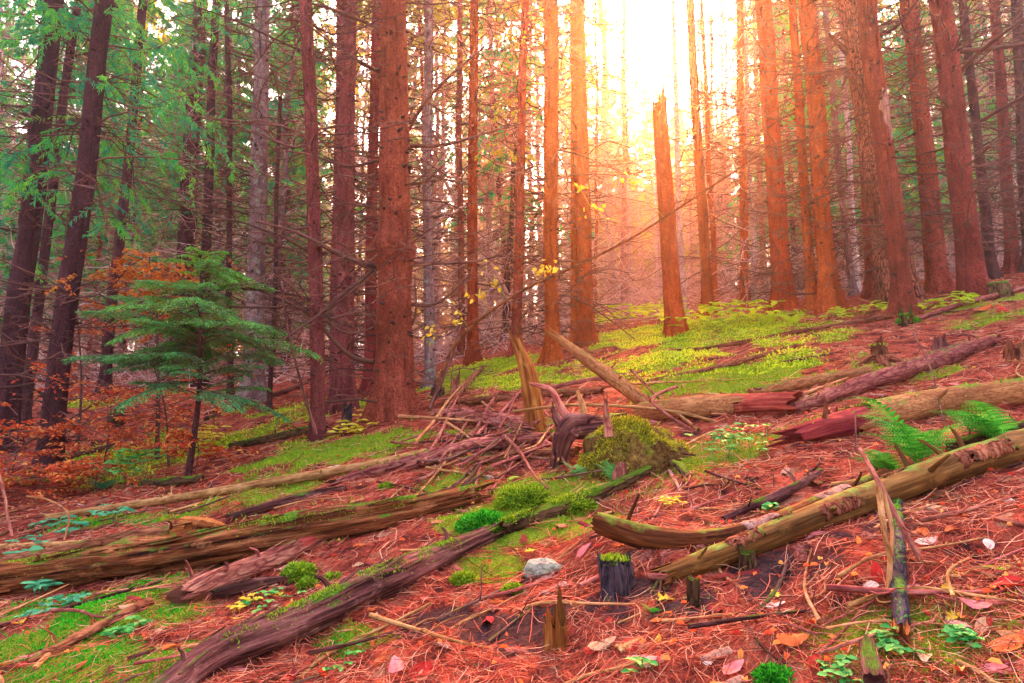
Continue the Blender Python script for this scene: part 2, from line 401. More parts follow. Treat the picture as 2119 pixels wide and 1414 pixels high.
# ------------------------------------------------------------------ moss map (where moss grows on the ground)
MOSS = []   # x, y, rx, ry, angle, strength
def mossmask(x, y):
    m = np.clip(fbm(x*.8+11, y*.8, 0, 41, 4)*1.4-.55, 0, 1)*.75
    for (cx, cy_, rx, ry, a, s) in MOSS:
        dx, dy = x-cx, y-cy_
        u = (dx*math.cos(a)+dy*math.sin(a))/rx; v = (-dx*math.sin(a)+dy*math.cos(a))/ry
        e = np.sqrt(u*u+v*v)+.55*fbm(x*2.3, y*2.3, 0, 51, 4)
        m = np.maximum(m, s*np.clip((1.25-e)*1.5, 0, 1))
    return m
def moss_px(x0, y0, x1, y1, hw, s=1.):
    """a mossy strip between two photo points, half width hw metres"""
    a, b = G(x0, y0), G(x1, y1)
    d = b-a
    MOSS.append(((a[0]+b[0])/2, (a[1]+b[1])/2, math.hypot(d[0], d[1])/2+.05, hw, math.atan2(d[1], d[0]), s))
for mm in [(0, 1330, 330, 1215, .42, 1), (40, 1260, 200, 1260, .4, 1), (120, 950, 420, 920, .4, .8), (430, 1000, 830, 900, .35, .95), (60, 1095, 420, 1050, .25, .8), (880, 790, 1150, 745, 1.2, 1),
           (1240, 695, 1720, 672, 1.6, 1.2), (1330, 795, 1740, 750, 1.1, 1.1), (1240, 770, 1540, 735, .8, .9), (900, 800, 1180, 790, .9, .9), (1560, 720, 1760, 700, .5, .7), (1450, 930, 1640, 900, .4, .6), (1060, 870, 1240, 860, .4, .6), (1000, 1010, 1180, 985, .3, .8), (960, 1100, 1130, 1040, .4, 1), (560, 960, 900, 900, .5, .9), (860, 1010, 1000, 985, .3, .7), (1180, 1110, 1260, 1070, .2, .7), (640, 1130, 760, 1100, .2, .7), (0, 1290, 380, 1230, .5, .9), (330, 1400, 420, 1330, .2, .7), (1060, 1060, 1240, 1010, .25, 1), (560, 850, 760, 840, .7, .7), (690, 1330, 760, 1330, .12, .7), (460, 1160, 860, 1080, .12, .6),
           (600, 1180, 640, 1180, .1, .9), (930, 1180, 1060, 1180, .2, .7), (1440, 960, 1580, 940, .3, .8), (1900, 790, 2000, 760, .2, .6), (1960, 610, 2080, 600, .2, .5), (430, 920, 600, 900, .3, .6), (20, 1400, 200, 1390, .25, .8), (240, 1300, 340, 1260, .1, .9), (1130, 905, 1180, 895, .2, .7), (1700, 660, 1800, 648, .3, .5)]:
    moss_px(*mm)

# ------------------------------------------------------------------ ground
SOIL = [G(a, b_) for a, b_ in ((960, 1290), (1090, 1320), (1290, 1235), (930, 1270), (1430, 1260), (1540, 1190), (1130, 1270), (1010, 1300), (1760, 1110), (1660, 1180))]
def soilmask(x, y):
    m = 0
    for k, q in enumerate(SOIL):
        e = np.hypot((x-q[0])/.24, (y-q[1])/.15)+.8*fbm(x*4.4+k, y*4.4, 0, 81, 4)
        m = np.maximum(m, np.clip((1.1-e)*2, 0, 1))
    return m
def axis(lo, hi, f0, f1, step, grow=1.09):
    a = list(np.arange(f0, f1, step)); s = step
    while a[-1] < hi: s *= grow; a.append(a[-1]+s)
    b = []; s = step; x = f0
    while x > lo: s *= grow; x -= s; b.append(x)
    return np.array(b[::-1]+a)
gx = axis(-150, 150, -7, 7.5, .05); gy = axis(-40, 220, 1.2, 13, .05)
GX, GY = np.meshgrid(gx, gy)
gz = H(GX, GY)+.010*vn(GX*19, GY*19, 0, 77)
mb = MB()
nx, ny = len(gx), len(gy)
i = np.arange(ny-1)[:, None]*nx+np.arange(nx-1)[None]
mk = mossmask(GX, GY)
mb.add(np.stack([GX, GY, gz], -1).reshape(-1, 3), np.stack([i, i+1, i+nx+1, i+nx], -1).reshape(-1, 4), tint=mk.ravel(), bk=np.stack([soilmask(GX, GY), 0*GX, 0*GX], -1).reshape(-1, 3))
m, n, b = _mat('forest floor')
pos = n.nodes.new('ShaderNodeNewGeometry').outputs['Position']
n1 = _noise(n, pos, 1.6, 6, .65); n0 = _noise(n, pos, 4.5, 6, .7); n2 = _noise(n, pos, 22, 6, .7); n3 = _noise(n, pos, 90, 4, .7)
colg = _ramp(n, n2, [(.36, (.04, .005, .005)), (.46, (.32, .040, .024)), (.6, (.60, .095, .060)), (.78, (.76, .22, .14))])  # darkest stop paints shade into the gaps of the litter
colg = _mix(n, _range(n, n1, .42, .62), colg, _ramp(n, n3, [(.3, (.14, .014, .012)), (.7, (.62, .12, .07))]))
colg = _mix(n, _range(n, n0, .54, .66), colg, _ramp(n, n3, [(.3, (.30, .13, .07)), (.7, (.62, .32, .20))]))
colg = _mix(n, _range(n, n0, .49, .38), colg, (.05, .012, .012))  # dark crevices painted as shade, for contrast under flat sky light
colg = _mix(n, _range(n, _noise(n, pos, 2.6, 6, .7), .52, .40), colg, _mix(n, .55, colg, (.10, .022, .018)))
sx = n.nodes.new('ShaderNodeSeparateXYZ'); n.links.new(_attr(n, 'bk').outputs['Vector'], sx.inputs[0])
colg = _mix(n, _range(n, _math(n, 'ADD', sx.outputs[0], _math(n, 'MULTIPLY', _math(n, 'SUBTRACT', n2, .5), 1.2)), .3, .7), colg, _ramp(n, n2, [(.35, (.025, .011, .014)), (.65, (.12, .045, .045))]))
mcol = _ramp(n, n3, [(.3, (.07, .11, .008)), (.55, (.22, .30, .015)), (.75, (.42, .46, .03))])
colg = _mix(n, _range(n, _math(n, 'ADD', _attr(n, 'tint').outputs['Fac'], _math(n, 'MULTIPLY', _math(n, 'SUBTRACT', n2, .5), .6)), .35, .65), colg, mcol)
n.links.new(colg, b.inputs['Base Color']); b.inputs['Roughness'].default_value = .9
_bump(n, b, _math(n, 'ADD', n2, _math(n, 'MULTIPLY', n3, .5)), 1.0, .06)
M['ground'] = m
tag(link('ground', mb.mesh('ground', 'ground')), kind='structure')

def scatter(n, y0, y1, power=1.6, umax=.95):
    """ground points inside the view wedge, thinning with distance"""
    t = rng.random(n)
    y = (y0**(1-power)+(y1**(1-power)-y0**(1-power))*t)**(1/(1-power)) if abs(power-1) > 1e-6 else y0*(y1/y0)**t
    x = (rng.random(n)*2-1)*umax*y
    return x, y
# needle litter: thin bent strands lying on the floor
def strands(n, y0, y1, L, r, power=1.3):
    x, y = scatter(n, y0, y1, power)
    keep = rng.random(n) > np.maximum(.85*mossmask(x, y), np.maximum(.9*soilmask(x, y), .75*np.clip(fbm(x*1.7, y*1.7, 0, 91, 3)*1.3, 0, 1)))
    x, y = x[keep], y[keep]; n = len(x)
    a = rng.random(n)*2*np.pi; l = L*(.4+rng.random(n))*.5
    sc_ = np.clip(y/4, .8, 3); l = l*sc_**.5
    d = np.stack([np.cos(a), np.sin(a)], -1); pd = np.stack([-d[:, 1], d[:, 0]], -1)
    k = rng.normal(size=n)*.25
    tt = np.array([-1, -.33, .33, 1.])
    X = x[:, None]+d[:, :1]*l[:, None]*tt+pd[:, :1]*(k*l)[:, None]*(tt**2)
    Y = y[:, None]+d[:, 1:]*l[:, None]*tt+pd[:, 1:]*(k*l)[:, None]*(tt**2)
    lift = rng.random(n)[:, None]*.018+np.abs(rng.normal(size=(n, 1)))*.012*(tt[None]*np.sign(rng.normal(size=(n, 1))))
    Z = H(X, Y)+.004+np.maximum(lift, 0)
    rad = (r*(.6+.8*rng.random(n))*sc_)[:, None]*np.array([.7, 1, .9, .4])[None]
    return np.stack([X, Y, Z], -1), rad
mb = MB()
P_, R_ = strands(70000, 1.7, 13, .11, .0014); tubes(mb, P_, R_, 3)
P_, R_ = strands(3000, 1.7, 14, .26, .0022); tubes(mb, P_, R_, 3)
tag(link('needle_litter', mb.mesh('needle_litter', 'needle')), 'red brown fallen needles and fine twiglets covering the forest floor', 'needle litter', kind='stuff')

# moss carpet and ground cover
def mossblades(n, y0, y1, power, h):
    x, y = scatter(n, y0, y1, power)
    k = mossmask(x, y) > .12+.8*rng.random(n)
    x, y = x[k], y[k]; n = len(x)
    p = np.stack([x, y, H(x, y)-.004], -1)
    d = unit(gnormal(x, y)+rdir(n)*.75)
    s = np.clip(y/4, .8, 2.6)
    return p, d, s
mb = MB()
p, d, s = mossblades(330000, 1.8, 9, 1.2, .03)
px_, py_ = project(p)
deep = (px_ < 720) & (py_ > 1080)
sw = .55+.45*fbm(p[:, 0]*5, p[:, 1]*5, 0, 61, 2)
hh = .017*s*(.5+rng.random(len(p)))*(.6+.8*np.clip(sw, 0, 1))
ti = np.clip(.45*sw+.5*rng.random(len(p)), 0, 1)
for f, mi in ((~deep, 0), (deep, 1)):
    leafs(mb, p[f], d[f], rdir(int(f.sum())), hh[f], hh[f]*.28, tint=ti[f], mi=mi)
tag(link('moss_carpet', mb.mesh('moss_carpet', ['moss', 'moss_deep'])), 'green moss carpet growing in strips over the forest floor', 'moss', kind='stuff')
mb = MB()
p, d, s = mossblades(170000, 8.5, 24, .8, .03)
pq = project(p)[0]; kq = rng.random(len(p)) > np.clip((pq-1680)/120, 0, .97); p, d = p[kq], d[kq]
hz = np.clip(fbm(p[:, 0]*.8, p[:, 1]*.8, 0, 71, 2)+.6, .15, 1.5)
hh = .045*hz*(.4+rng.random(len(p)))
p2 = p+d*hh[:, None]*.6
leafs(mb, p2, unit(rdir(len(p))+np.array([0, 0, .35])), np.array([0, 0, 1.])+rdir(len(p))*.5, .030+.03*rng.random(len(p)), .014+.014*rng.random(len(p)), tint=np.clip(rng.random(len(p))*.7+.3*hz, 0, 1))
tag(link('ground_cover', mb.mesh('ground_cover', 'cover')), 'bright yellow green low plants covering the sunlit floor between the trunks', 'ground cover', kind='stuff')

# ------------------------------------------------------------------ trees
def trunk_path(base, top, n, crook, seed):
    t = np.linspace(0, 1, n)**1.25
    p = base+(top-base)*t[:, None]
    hgt = np.linalg.norm(top-base)
    p[:, 0] += crook*vn(t*hgt*.45+seed, seed*1.7, 0, 3)*np.minimum(t*hgt/2, 1)
    p[:, 1] += crook*vn(t*hgt*.45+seed, seed*2.7, 5, 3)*np.minimum(t*hgt/2, 1)
    return p
def limb_batch(S, D, L, bend, sides_n=6, wob=.05):
    n = len(S); t = np.linspace(0, 1, sides_n)
    w = rng.normal(size=(n, 3))*wob; w2 = rng.normal(size=(n, 3))*wob
    return S[:, None]+D[:, None]*L[:, None, None]*t[None, :, None]+np.array([0, 0, 1.])*(bend*L)[:, None, None]*(t**2)[None, :, None] \
        + L[:, None, None]*(w[:, None]*np.sin(t*np.pi)[None, :, None]+w2[:, None]*np.sin(t*2*np.pi)[None, :, None])
def dead_branches(mb, path, rad, h0, h1, n, L0, L1, r0=.015, twigs=5, seg=6, stub=60, droop=(-.35, .25), tmin=.0042):
    """thin dead limbs in loose whorls round the trunk, each with side twigs"""
    z = path[:, 2]-path[0, 2]
    wh = h0+(h1-h0)*rng.random(max(3, n//4))
    hs = wh[rng.integers(0, len(wh), n)]+rng.normal(size=n)*.05
    S = np.stack([np.interp(hs, z, path[:, k]) for k in range(3)], 1)
    a = rng.random(n)*2*np.pi
    D = unit(np.stack([np.cos(a), np.sin(a), rng.uniform(-.25, .35, n)], 1))
    L = (L0+(L1-L0)*rng.random(n)**1.5)
    P = limb_batch(S, D, L, rng.uniform(droop[0], droop[1], n), seg)
    t = np.linspace(0, 1, seg)
    rr = (r0*(.5+.7*rng.random(n))*(.55+.45*L/L1))[:, None]*(1-.8*t)[None]+tmin*.6
    tubes(mb, P, rr, 4, tint=rng.random(n)*.6+.1)
    if twigs:
        m = n*twigs; bi = np.repeat(np.arange(n), twigs); tt = rng.uniform(.25, .97, m)
        f = tt*(seg-1); i0 = np.minimum(f.astype(int), seg-2); fr = (f-i0)[:, None]
        S2 = P[bi, i0]*(1-fr)+P[bi, i0+1]*fr
        T = unit(P[bi, i0+1]-P[bi, i0])
        sd = unit(np.cross(T, np.array([0, 0, 1.])))*np.sign(rng.normal(size=(m, 1)))
        D2 = unit(T*.75+sd*rng.uniform(.5, 1.1, (m, 1))+np.array([0, 0, 1.])*rng.uniform(-.5, .25, (m, 1)))
        L2 = L[bi]*rng.uniform(.12, .42, m)*(1.15-tt*.6)
        P2 = limb_batch(S2, D2, L2, rng.uniform(-.3, .2, m), 4)
        tubes(mb, P2, (tmin*(.8+.8*rng.random(m)))[:, None]*np.array([1.3, 1, .8, .5])[None], 3, tint=rng.random(m))
    if stub:
        hs = h0*.3+(h1-h0*.3)*rng.random(stub)
        S = np.stack([np.interp(hs, z, path[:, k]) for k in range(3)], 1)
        a = rng.random(stub)*2*np.pi
        D = unit(np.stack([np.cos(a), np.sin(a), rng.uniform(-.3, .2, stub)], 1))
        rt = np.interp(hs, z, rad)
        L = rt+rng.uniform(.02, .09, stub)
        P = limb_batch(S+D*rt[:, None]*.8, D, L-rt*.8, np.zeros(stub), 3, .02)
        tubes(mb, P, (rt*.10+.006)[:, None]*np.array([1.5, .9, .35])[None], 5, tint=rng.random(stub)*.15)
def needle_spray(mb, P, dens, nl, nw, hang=.35, t0=.15):
    """needle clusters along limbs P [b,n,3]"""
    b, n, _ = P.shape
    m = b*dens; bi = np.repeat(np.arange(b), dens); tt = rng.uniform(t0, 1, m)
    f = tt*(n-1); i0 = np.minimum(f.astype(int), n-2); fr = (f-i0)[:, None]
    S = P[bi, i0]*(1-fr)+P[bi, i0+1]*fr
    T = unit(P[bi, i0+1]-P[bi, i0])
    D = unit(T*.8+rdir(m)*.8-np.array([0, 0, hang]))
    leafs(mb, S, D, rdir(m), nl*rng.uniform(.6, 1.3, m), nw*rng.uniform(.7, 1.3, m), tint=np.clip(rng.random(b)[bi]*.6+rng.random(m)*.4, 0, 1))
def crown(mbf, mbt, path, h0, h1, n, L0, L1, twigs=8, dens=14, nl=.09, nw=.022, taper=True, droop=(-.5, -.15)):
    """living boughs: limbs, hanging twigs, needle clusters"""
    z = path[:, 2]-path[0, 2]
    hs = h0+(h1-h0)*rng.random(n)**.9
    S = np.stack([np.interp(hs, z, path[:, k]) for k in range(3)], 1)
    a = rng.random(n)*2*np.pi
    D = unit(np.stack([np.cos(a), np.sin(a), rng.uniform(-.1, .25, n)], 1))
    L = rng.uniform(L0, L1, n)*((1.15-.8*(hs-h0)/(h1-h0)) if taper else 1)
    P = limb_batch(S, D, L, rng.uniform(*droop, n), 6)
    tubes(mbt, P, (.011*(.5+L/L1))[:, None]*np.linspace(1, .25, 6)[None], 4)
    m = n*twigs; bi = np.repeat(np.arange(n), twigs); tt = rng.uniform(.15, 1, m)
    f = tt*5; i0 = np.minimum(f.astype(int), 4); fr = (f-i0)[:, None]
    S2 = P[bi, i0]*(1-fr)+P[bi, i0+1]*fr; T = unit(P[bi, i0+1]-P[bi, i0])
    sd = unit(np.cross(T, np.array([0, 0, 1.])))*np.sign(rng.normal(size=(m, 1)))
    D2 = unit(T*.6+sd*rng.uniform(.4, 1, (m, 1))-np.array([0, 0, 1.])*rng.uniform(0, .7, (m, 1)))
    L2 = L[bi]*rng.uniform(.15, .4, m)
    P2 = limb_batch(S2, D2, L2, rng.uniform(-.5, 0, m), 4)
    tubes(mbt, P2, np.full((m, 4), .003), 3)
    needle_spray(mbf, P2, dens, nl, nw)

def make_tree(name, base, topdir, height, r0, r1, mat, label, cat='tree', group=None, seed=0, flare=.65, crook=.035, nb=50, L=(.4, 1.9), bz=(.6, 9), twigs=5, burl=None, foliage=None, sides=22, rings=60, broken=False, r_twig=.015, stub=90, lob=5, btw='twig', extra=None, ridg=.0):
    base = np.asarray(base, float)
    top = base+unit(np.asarray(topdir, float))*height
    b0 = base-unit(np.asarray(topdir, float))*.3
    p = trunk_path(b0, top, rings, crook, seed)
    h = np.linalg.norm(p-base, axis=1)*np.sign(p[:, 2]-base[2])
    t = np.clip(h/height, 0, 1)
    rad = r0+(r1-r0)*t**.8
    ph = seed*1.3
    def shp(th, Ls):
        hh = Ls-.3
        fl = flare*np.exp(-np.clip(hh, 0, None)/(r0*1.7))
        s = 1+fl*(1+.55*np.cos(lob*th+ph)+.3*np.cos((lob-2)*th+ph*2))
        if burl: s = s+burl[1]*np.exp(-((hh-burl[0])/.17)**2)*(.7+.5*np.cos(th-burl[2])+.35*np.cos(3*th))
        return s
    root = thing(name, base, label, cat, group)
    mb = MB()
    tube(mb, p, rad, sides, rough=.065, rfreq=2.6, seed=seed, shape=shp, jag1=2.6 if broken else 0, ridges=ridg)
    part('trunk', mb, mat, root)
    if nb:
        mb = MB()
        dead_branches(mb, p, rad, bz[0], min(bz[1], height*.95), int(nb*1.8), L[0], L[1], r_twig, twigs, stub=stub)
        if extra: extra(mb)
        part('dead_branches', mb, btw, root)
    if foliage:
        mf, mt = MB(), MB()
        crown(mf, mt, p, **foliage[1])
        part('boughs', mt, 'twig', root); part('crown', mf, foliage[0], root)
    return root, p, rad

def tree_px(bx, by, tx, wpx, mat, label, name='spruce_tree', wtop=None, hgt=13.5, ty=0, Y=None, **k):
    """a trunk standing at photo point (bx,by), passing (tx,ty) on its way up"""
    base = G(bx, by) if Y is None else at(bx, by, Y)
    if Y is not None: base[2] = H(base[0], base[1])
    d = depth(base); wpx *= .84
    top = at(tx, ty, base[1])
    r0 = wpx/2/F*d; hv = np.linalg.norm(top-base)
    dt = depth(top)
    rt = (wtop or wpx*.72)/2/F*dt
    hh = hgt if not k.get('broken') else hv
    r1 = max(.02, r0+(rt-r0)*(hh/hv)) if not k.get('broken') else rt
    seed = int(bx*7+by) % 997
    return make_tree(name, base, top-base, hh, r0, r1, mat, label, seed=seed, **k)

fol_low = lambda h0, n: ('spruce_green', dict(h0=h0, h1=12.5, n=n, L0=1.0, L1=2.6, twigs=14, dens=44, nl=.08, nw=.0135))
# left side
tree_px(5, 935, 112, 58, 'spruce_shaded', 'thick dark trunk leaning at the left edge, green boughs near its top', nb=70, L=(.4, 2.6), foliage=fol_low(3.6, 46), hgt=13)
tree_px(97, 972, 218, 56, 'spruce_shaded', 'dark leaning trunk with bluish mossy foot beside the copper beech leaves', nb=80, L=(.4, 2.8), foliage=fol_low(4.6, 34), flare=.35)
tree_px(48, 885, 158, 25, 'spruce_shaded', 'slim dark leaning trunk between the two thick leftmost trunks', nb=60, L=(.3, 1.8))
tree_px(215, 815, 297, 27, 'spruce_shaded', 'slim trunk in front of the pinkish sky gap at upper left', nb=70, L=(.4, 2.2), foliage=fol_low(6, 34))
tree_px(367, 790, 415, 46, 'spruce_shaded', 'brown trunk rising behind the young fir, green boughs hanging high up', nb=80, L=(.5, 2.8), foliage=fol_low(5.2, 50), hgt=14.5)
tree_px(415, 800, 446, 26, 'spruce_shaded', 'thin purple trunk just right of the trunk behind the fir', nb=50, L=(.4, 2))
tree_px(524, 832, 542, 50, 'spruce_grey', 'purple grey trunk right of the young fir in soft haze', nb=90, L=(.5, 2.8), foliage=('spruce_green', dict(h0=7, h1=12.5, n=18, L0=.8, L1=2.2, twigs=8, dens=20, nl=.08, nw=.017)))
tree_px(478, 825, 470, 16, 'spruce_shaded', 'very thin trunk close left of the purple grey trunk', nb=40, L=(.3, 1.5), stub=40)
tree_px(557, 848, 590, 12, 'spruce_shaded', 'spindly dead pole of a tree with short twigs left of the bent slim trunk', nb=40, L=(.2, 1.0), hgt=6, stub=50)
# centre
tree_px(658, 912, 638, 36, 'spruce_brown', 'slim brown trunk with bare soil at its foot, left of the massive trunk', nb=80, L=(.4, 2.4), wtop=26, flare=.35)
tree_px(712, 848, 722, 52, 'spruce_brown', 'grey red trunk close behind and left of the massive trunk', nb=110, L=(.4, 2.2), hgt=14)
tree_px(690, 815, 703, 24, 'spruce_brown', 'thin trunk touching the left side of the grey red trunk', nb=60, L=(.4, 1.8))
def big_boughs(mb):
    Y = G(812, 862)[1]
    for pts, w0 in (([(800, 553, 0), (745, 545, -.25), (690, 520, -.5), (610, 480, -.8), (528, 458, -1.0)], 13), ([(795, 752, -.05), (735, 742, -.2), (690, 705, -.4), (640, 650, -.5), (560, 610, -.8), (500, 590, -.9)], 11),
                    ([(775, 560, -.05), (700, 615, -.45), (655, 655, -.7), (560, 720, -1.1)], 10), ([(840, 548, 0), (900, 545, -.2), (980, 542, -.2), (1060, 520, -.3)], 9), ([(835, 628, -.1), (890, 632, -.3), (930, 610, -.35), (975, 567, -.5)], 9),
                    ([(845, 270, 0), (880, 210, -.3), (930, 160, -.5), (1010, 90, -.6)], 9), ([(848, 303, 0), (920, 300, -.3), (1010, 275, -.4), (1085, 255, -.5)], 8), ([(800, 668, -.1), (720, 690, -.5), (650, 640, -.7)], 7),
                    ([(842, 382, 0), (880, 375, -.2), (930, 330, -.4)], 6), ([(838, 690, -.1), (860, 650, -.3), (858, 570, -.3)], 7), ([(785, 150, 0), (700, 100, -.5), (600, 20, -.8)], 8), ([(785, 60, 0), (690, 20, -.4), (560, -10, -.6)], 8), ([(788, 330, 0), (720, 345, -.3), (640, 320, -.8), (560, 310, -1.)], 7)):
        q = spline([at(x, y, Y+dy) for x, y, dy in pts], 12)
        r = w0/2/F*Y*np.linspace(1.1, .3, 12)
        tubes(mb, q[None], r[None], 6, tint=.35)
        n = 14; tt = rng.uniform(.2, .98, n)*11; i0 = np.minimum(tt.astype(int), 10)
        T = unit(q[i0+1]-q[i0]); P2 = limb_batch(q[i0], unit(T+rdir(n)*.8), rng.uniform(.15, .7, n), rng.uniform(-.3, .2, n), 5)
        tubes(mb, P2, np.full((n, 1), .0042)*np.linspace(1.1, .4, 5)[None], 3)
tree_px(814, 866, 814, 92, 'spruce', 'massive red barked spruce with a swollen burl halfway up, in the middle', wtop=56, flare=.42, sides=40, rings=110, burl=(2.3, .6, -1.3), nb=70, L=(.3, 1.6), stub=200, lob=6, extra=big_boughs)
tree_px(765, 815, 778, 32, 'spruce', 'half hidden trunk behind the left flank of the massive spruce', nb=50, L=(.4, 1.8))
tree_px(890, 803, 886, 27, 'spruce_grey', 'slim grey trunk against the white sky gap right of the massive spruce', wtop=19, nb=60, L=(.3, 1.6), crook=.05)
tree_px(977, 752, 979, 29, 'spruce_glow', 'straight orange brown trunk with a thinner one pressed to its left', nb=80, L=(.4, 2.2))
tree_px(954, 735, 950, 18, 'spruce', 'thin trunk pressed to the left of the straight orange brown one', nb=50, L=(.4, 1.6))
tree_px(1066, 735, 1088, 26, 'spruce', 'trunk leaning right with yellow green tufts, left of the straight pair', nb=70, L=(.4, 1.8), foliage=('spruce_yellow', dict(h0=4.3, h1=8.5, n=16, L0=.4, L1=1.1, twigs=6, dens=14, nl=.08, nw=.02, taper=False)))
tree_px(1144, 748, 1138, 36, 'spruce_glow', 'straight orange trunk directly behind the leaning broken log', wtop=29, nb=80, L=(.4, 2.0))
tree_px(1212, 712, 1196, 38, 'spruce_glow', 'straight trunk with a yellow leaved twig, right of the one behind the broken log', wtop=31, nb=80, L=(.4, 2.0))
tree_px(1188, 712, 1186, 18, 'spruce_glow', 'dark thin trunk pressed to the left of the yellow twigged trunk', nb=30, L=(.3, 1.2))
tree_px(1398, 690, 1367, 46, 'spruce_glow', 'tall broken off trunk with a splintered top in the sun glow', name='snapped_spruce', wtop=30, ty=222, broken=True, nb=0, flare=.35, stub=40)
tree_px(1413, 655, 1391, 16, 'pale', 'very slender pale trunk just right of the broken off trunk', nb=50, L=(.3, 1.3), stub=30, btw='twig_far')
tree_px(1466, 652, 1426, 28, 'spruce_glow', 'pale orange trunk with flaking bark in the glow, two right of the broken trunk', nb=80, L=(.4, 1.8))
tree_px(1481, 640, 1452, 14, 'spruce_glow', 'thin trunk hugging the flaking pale orange trunk', nb=40, L=(.3, 1.3), stub=30)
tree_px(1541, 638, 1530, 22, 'spruce_glow', 'narrow upright trunk between the flaking trunk and the thick orange trunk', nb=70, L=(.4, 1.8))
tree_px(1624, 642, 1578, 48, 'spruce_glow', 'thick orange trunk at the right border of the sun glow', wtop=33, nb=100, L=(.4, 2.2), hgt=15)
# right
tree_px(1683, 640, 1640, 26, 'spruce_glow', 'slim trunk directly left of a thick red one, right of the glow', nb=80, L=(.4, 2.0))
tree_px(1718, 640, 1671, 44, 'spruce_glow', 'smooth thick red trunk with a slimmer companion on its left', wtop=33, nb=90, L=(.4, 2.0))
tree_px(1765, 612, 1704, 18, 'spruce_grey', 'thin grey violet trunk in the gap left of the furrowed trunk', nb=50, L=(.3, 1.5), stub=40)
tree_px(1808, 610, 1772, 34, 'spruce', 'trunk half hidden behind the furrowed trunk', nb=50, L=(.4, 1.6))
def pine_snags(mb):
    Y = G(1858, 622)[1]
    for pts, w0 in (([(1765, 120, 0), (1735, 90, -.1), (1715, 70, -.2)], 16), ([(1770, 135, 0), (1710, 150, -.2), (1610, 155, -.4)], 9), ([(1800, 250, 0), (1755, 245, -.2)], 8), ([(1810, 455, 0), (1795, 452, -.15)], 12), ([(1790, 80, 0), (1850, 60, -.2), (1900, 0, -.3)], 10), ([(1755, 150, -.05), (1742, 185, -.1)], 10)):
        q = spline([at(x, y, Y+dy) for x, y, dy in pts], 10)
        tubes(mb, q[None], (w0/2/F*Y*np.linspace(1.1, .35, 10))[None], 7, tint=.2)
tree_px(1862, 622, 1765, 82, 'pine', 'big furrowed bark trunk with broken snags, behind the peeled trunk', name='pine_tree', wtop=62, nb=30, L=(.3, 1.4), ridg=.05, rings=90, sides=36, extra=pine_snags, stub=20, flare=.3)
r22, p22, rad22 = tree_px(1872, 652, 1792, 44, 'spruce', 'trunk with a pale peeled scar high up, in front of the furrowed one', wtop=36, nb=60, L=(.3, 1.7), sides=28, rings=80)
# peeled scar on that trunk
def scar(root, p, rad, y0, y1, xs, wid):
    Y = root.location[1]
    rows = 30; cols = 9; v = []
    for k in range(rows):
        py = y0+(y1-y0)*k/(rows-1)
        z = at(1830, py, Y)[2]; c = np.array([np.interp(z, p[:, 2], p[:, j]) for j in range(3)]); r = np.interp(z, p[:, 2], rad)+.012
        f = k/(rows-1); wv = wid*(.35+.65*math.sin(math.pi*min(1, f*1.15+.12)))*(1+.35*float(vn(k*.6, 3, 0, 5)))
        for j in range(cols):
            a = -math.pi/2+xs+.25*float(vn(k*.22, 9, 0, 8))+wv*(j/(cols-1)-.5)
            v.append(c+np.array([math.cos(a), math.sin(a), 0])*(r+(.006 if 0 < j < cols-1 and 0 < k < rows-1 else -.02)))
    v = np.array(v); i = np.arange(rows-1)[:, None]*cols+np.arange(cols-1)[None]
    mb = MB(); mb.add(v, np.stack([i, i+1, i+cols+1, i+cols], -1).reshape(-1, 4), bk=v)
    part('peeled_scar', mb, 'wood_pale', root, 'pale pink wood where the bark has peeled away')
scar(r22, p22, rad22, 190, 300, .35, 1.3)
tree_px(1945, 598, 1880, 40, 'spruce', 'trunk right of the furrowed one with a pale thin stem at its left side', wtop=30, nb=90, L=(.4, 2.0))
tree_px(1922, 598, 1872, 14, 'spruce_glow', 'thin stem on the left side of the trunk beside the furrowed one', nb=40, L=(.3, 1.2), stub=30)
def right_bough(mb):
    Y = G(2015, 614)[1]
    for pts, w0 in (([(1965, 108, -.1), (2040, 102, -.8), (2120, 92, -1.4), (2250, 70, -2)], 12), ([(1975, 160, -.2), (2030, 105, -.9), (2120, 38, -1.6), (2200, -20, -2)], 10), ([(2030, 250, -.2), (2100, 210, -.9), (2200, 150, -1.6)], 8)):
        q = spline([at(x, y, Y+dy) for x, y, dy in pts], 12)
        tubes(mb, q[None], (w0/2/F*Y*np.linspace(1.1, .5, 12))[None], 7, tint=.4)
        n = 16; tt = rng.uniform(.2, .98, n)*11; i0 = np.minimum(tt.astype(int), 10)
        T = unit(q[i0+1]-q[i0]); P2 = limb_batch(q[i0], unit(T+rdir(n)*.8), rng.uniform(.15, .6, n), rng.uniform(-.3, .2, n), 5)
        tubes(mb, P2, np.full((n, 1), .004)*np.linspace(1.1, .4, 5)[None], 3)
tree_px(2016, 614, 1945, 58, 'spruce', 'stout smooth trunk at right with two long bare boughs reaching right', wtop=42, nb=80, L=(.3, 1.8), flare=.35, extra=right_bough, sides=28)
tree_px(2053, 575, 1992, 26, 'spruce_shaded', 'dark slim trunk close right of the stout smooth trunk', nb=60, L=(.4, 1.8))
tree_px(2098, 562, 2058, 30, 'spruce', 'trunk near the right edge with many short twigs', nb=90, L=(.4, 2.0))
tree_px(2135, 560, 2100, 34, 'spruce_shaded', 'dark trunk standing right at the right edge', nb=70, L=(.4, 1.8))
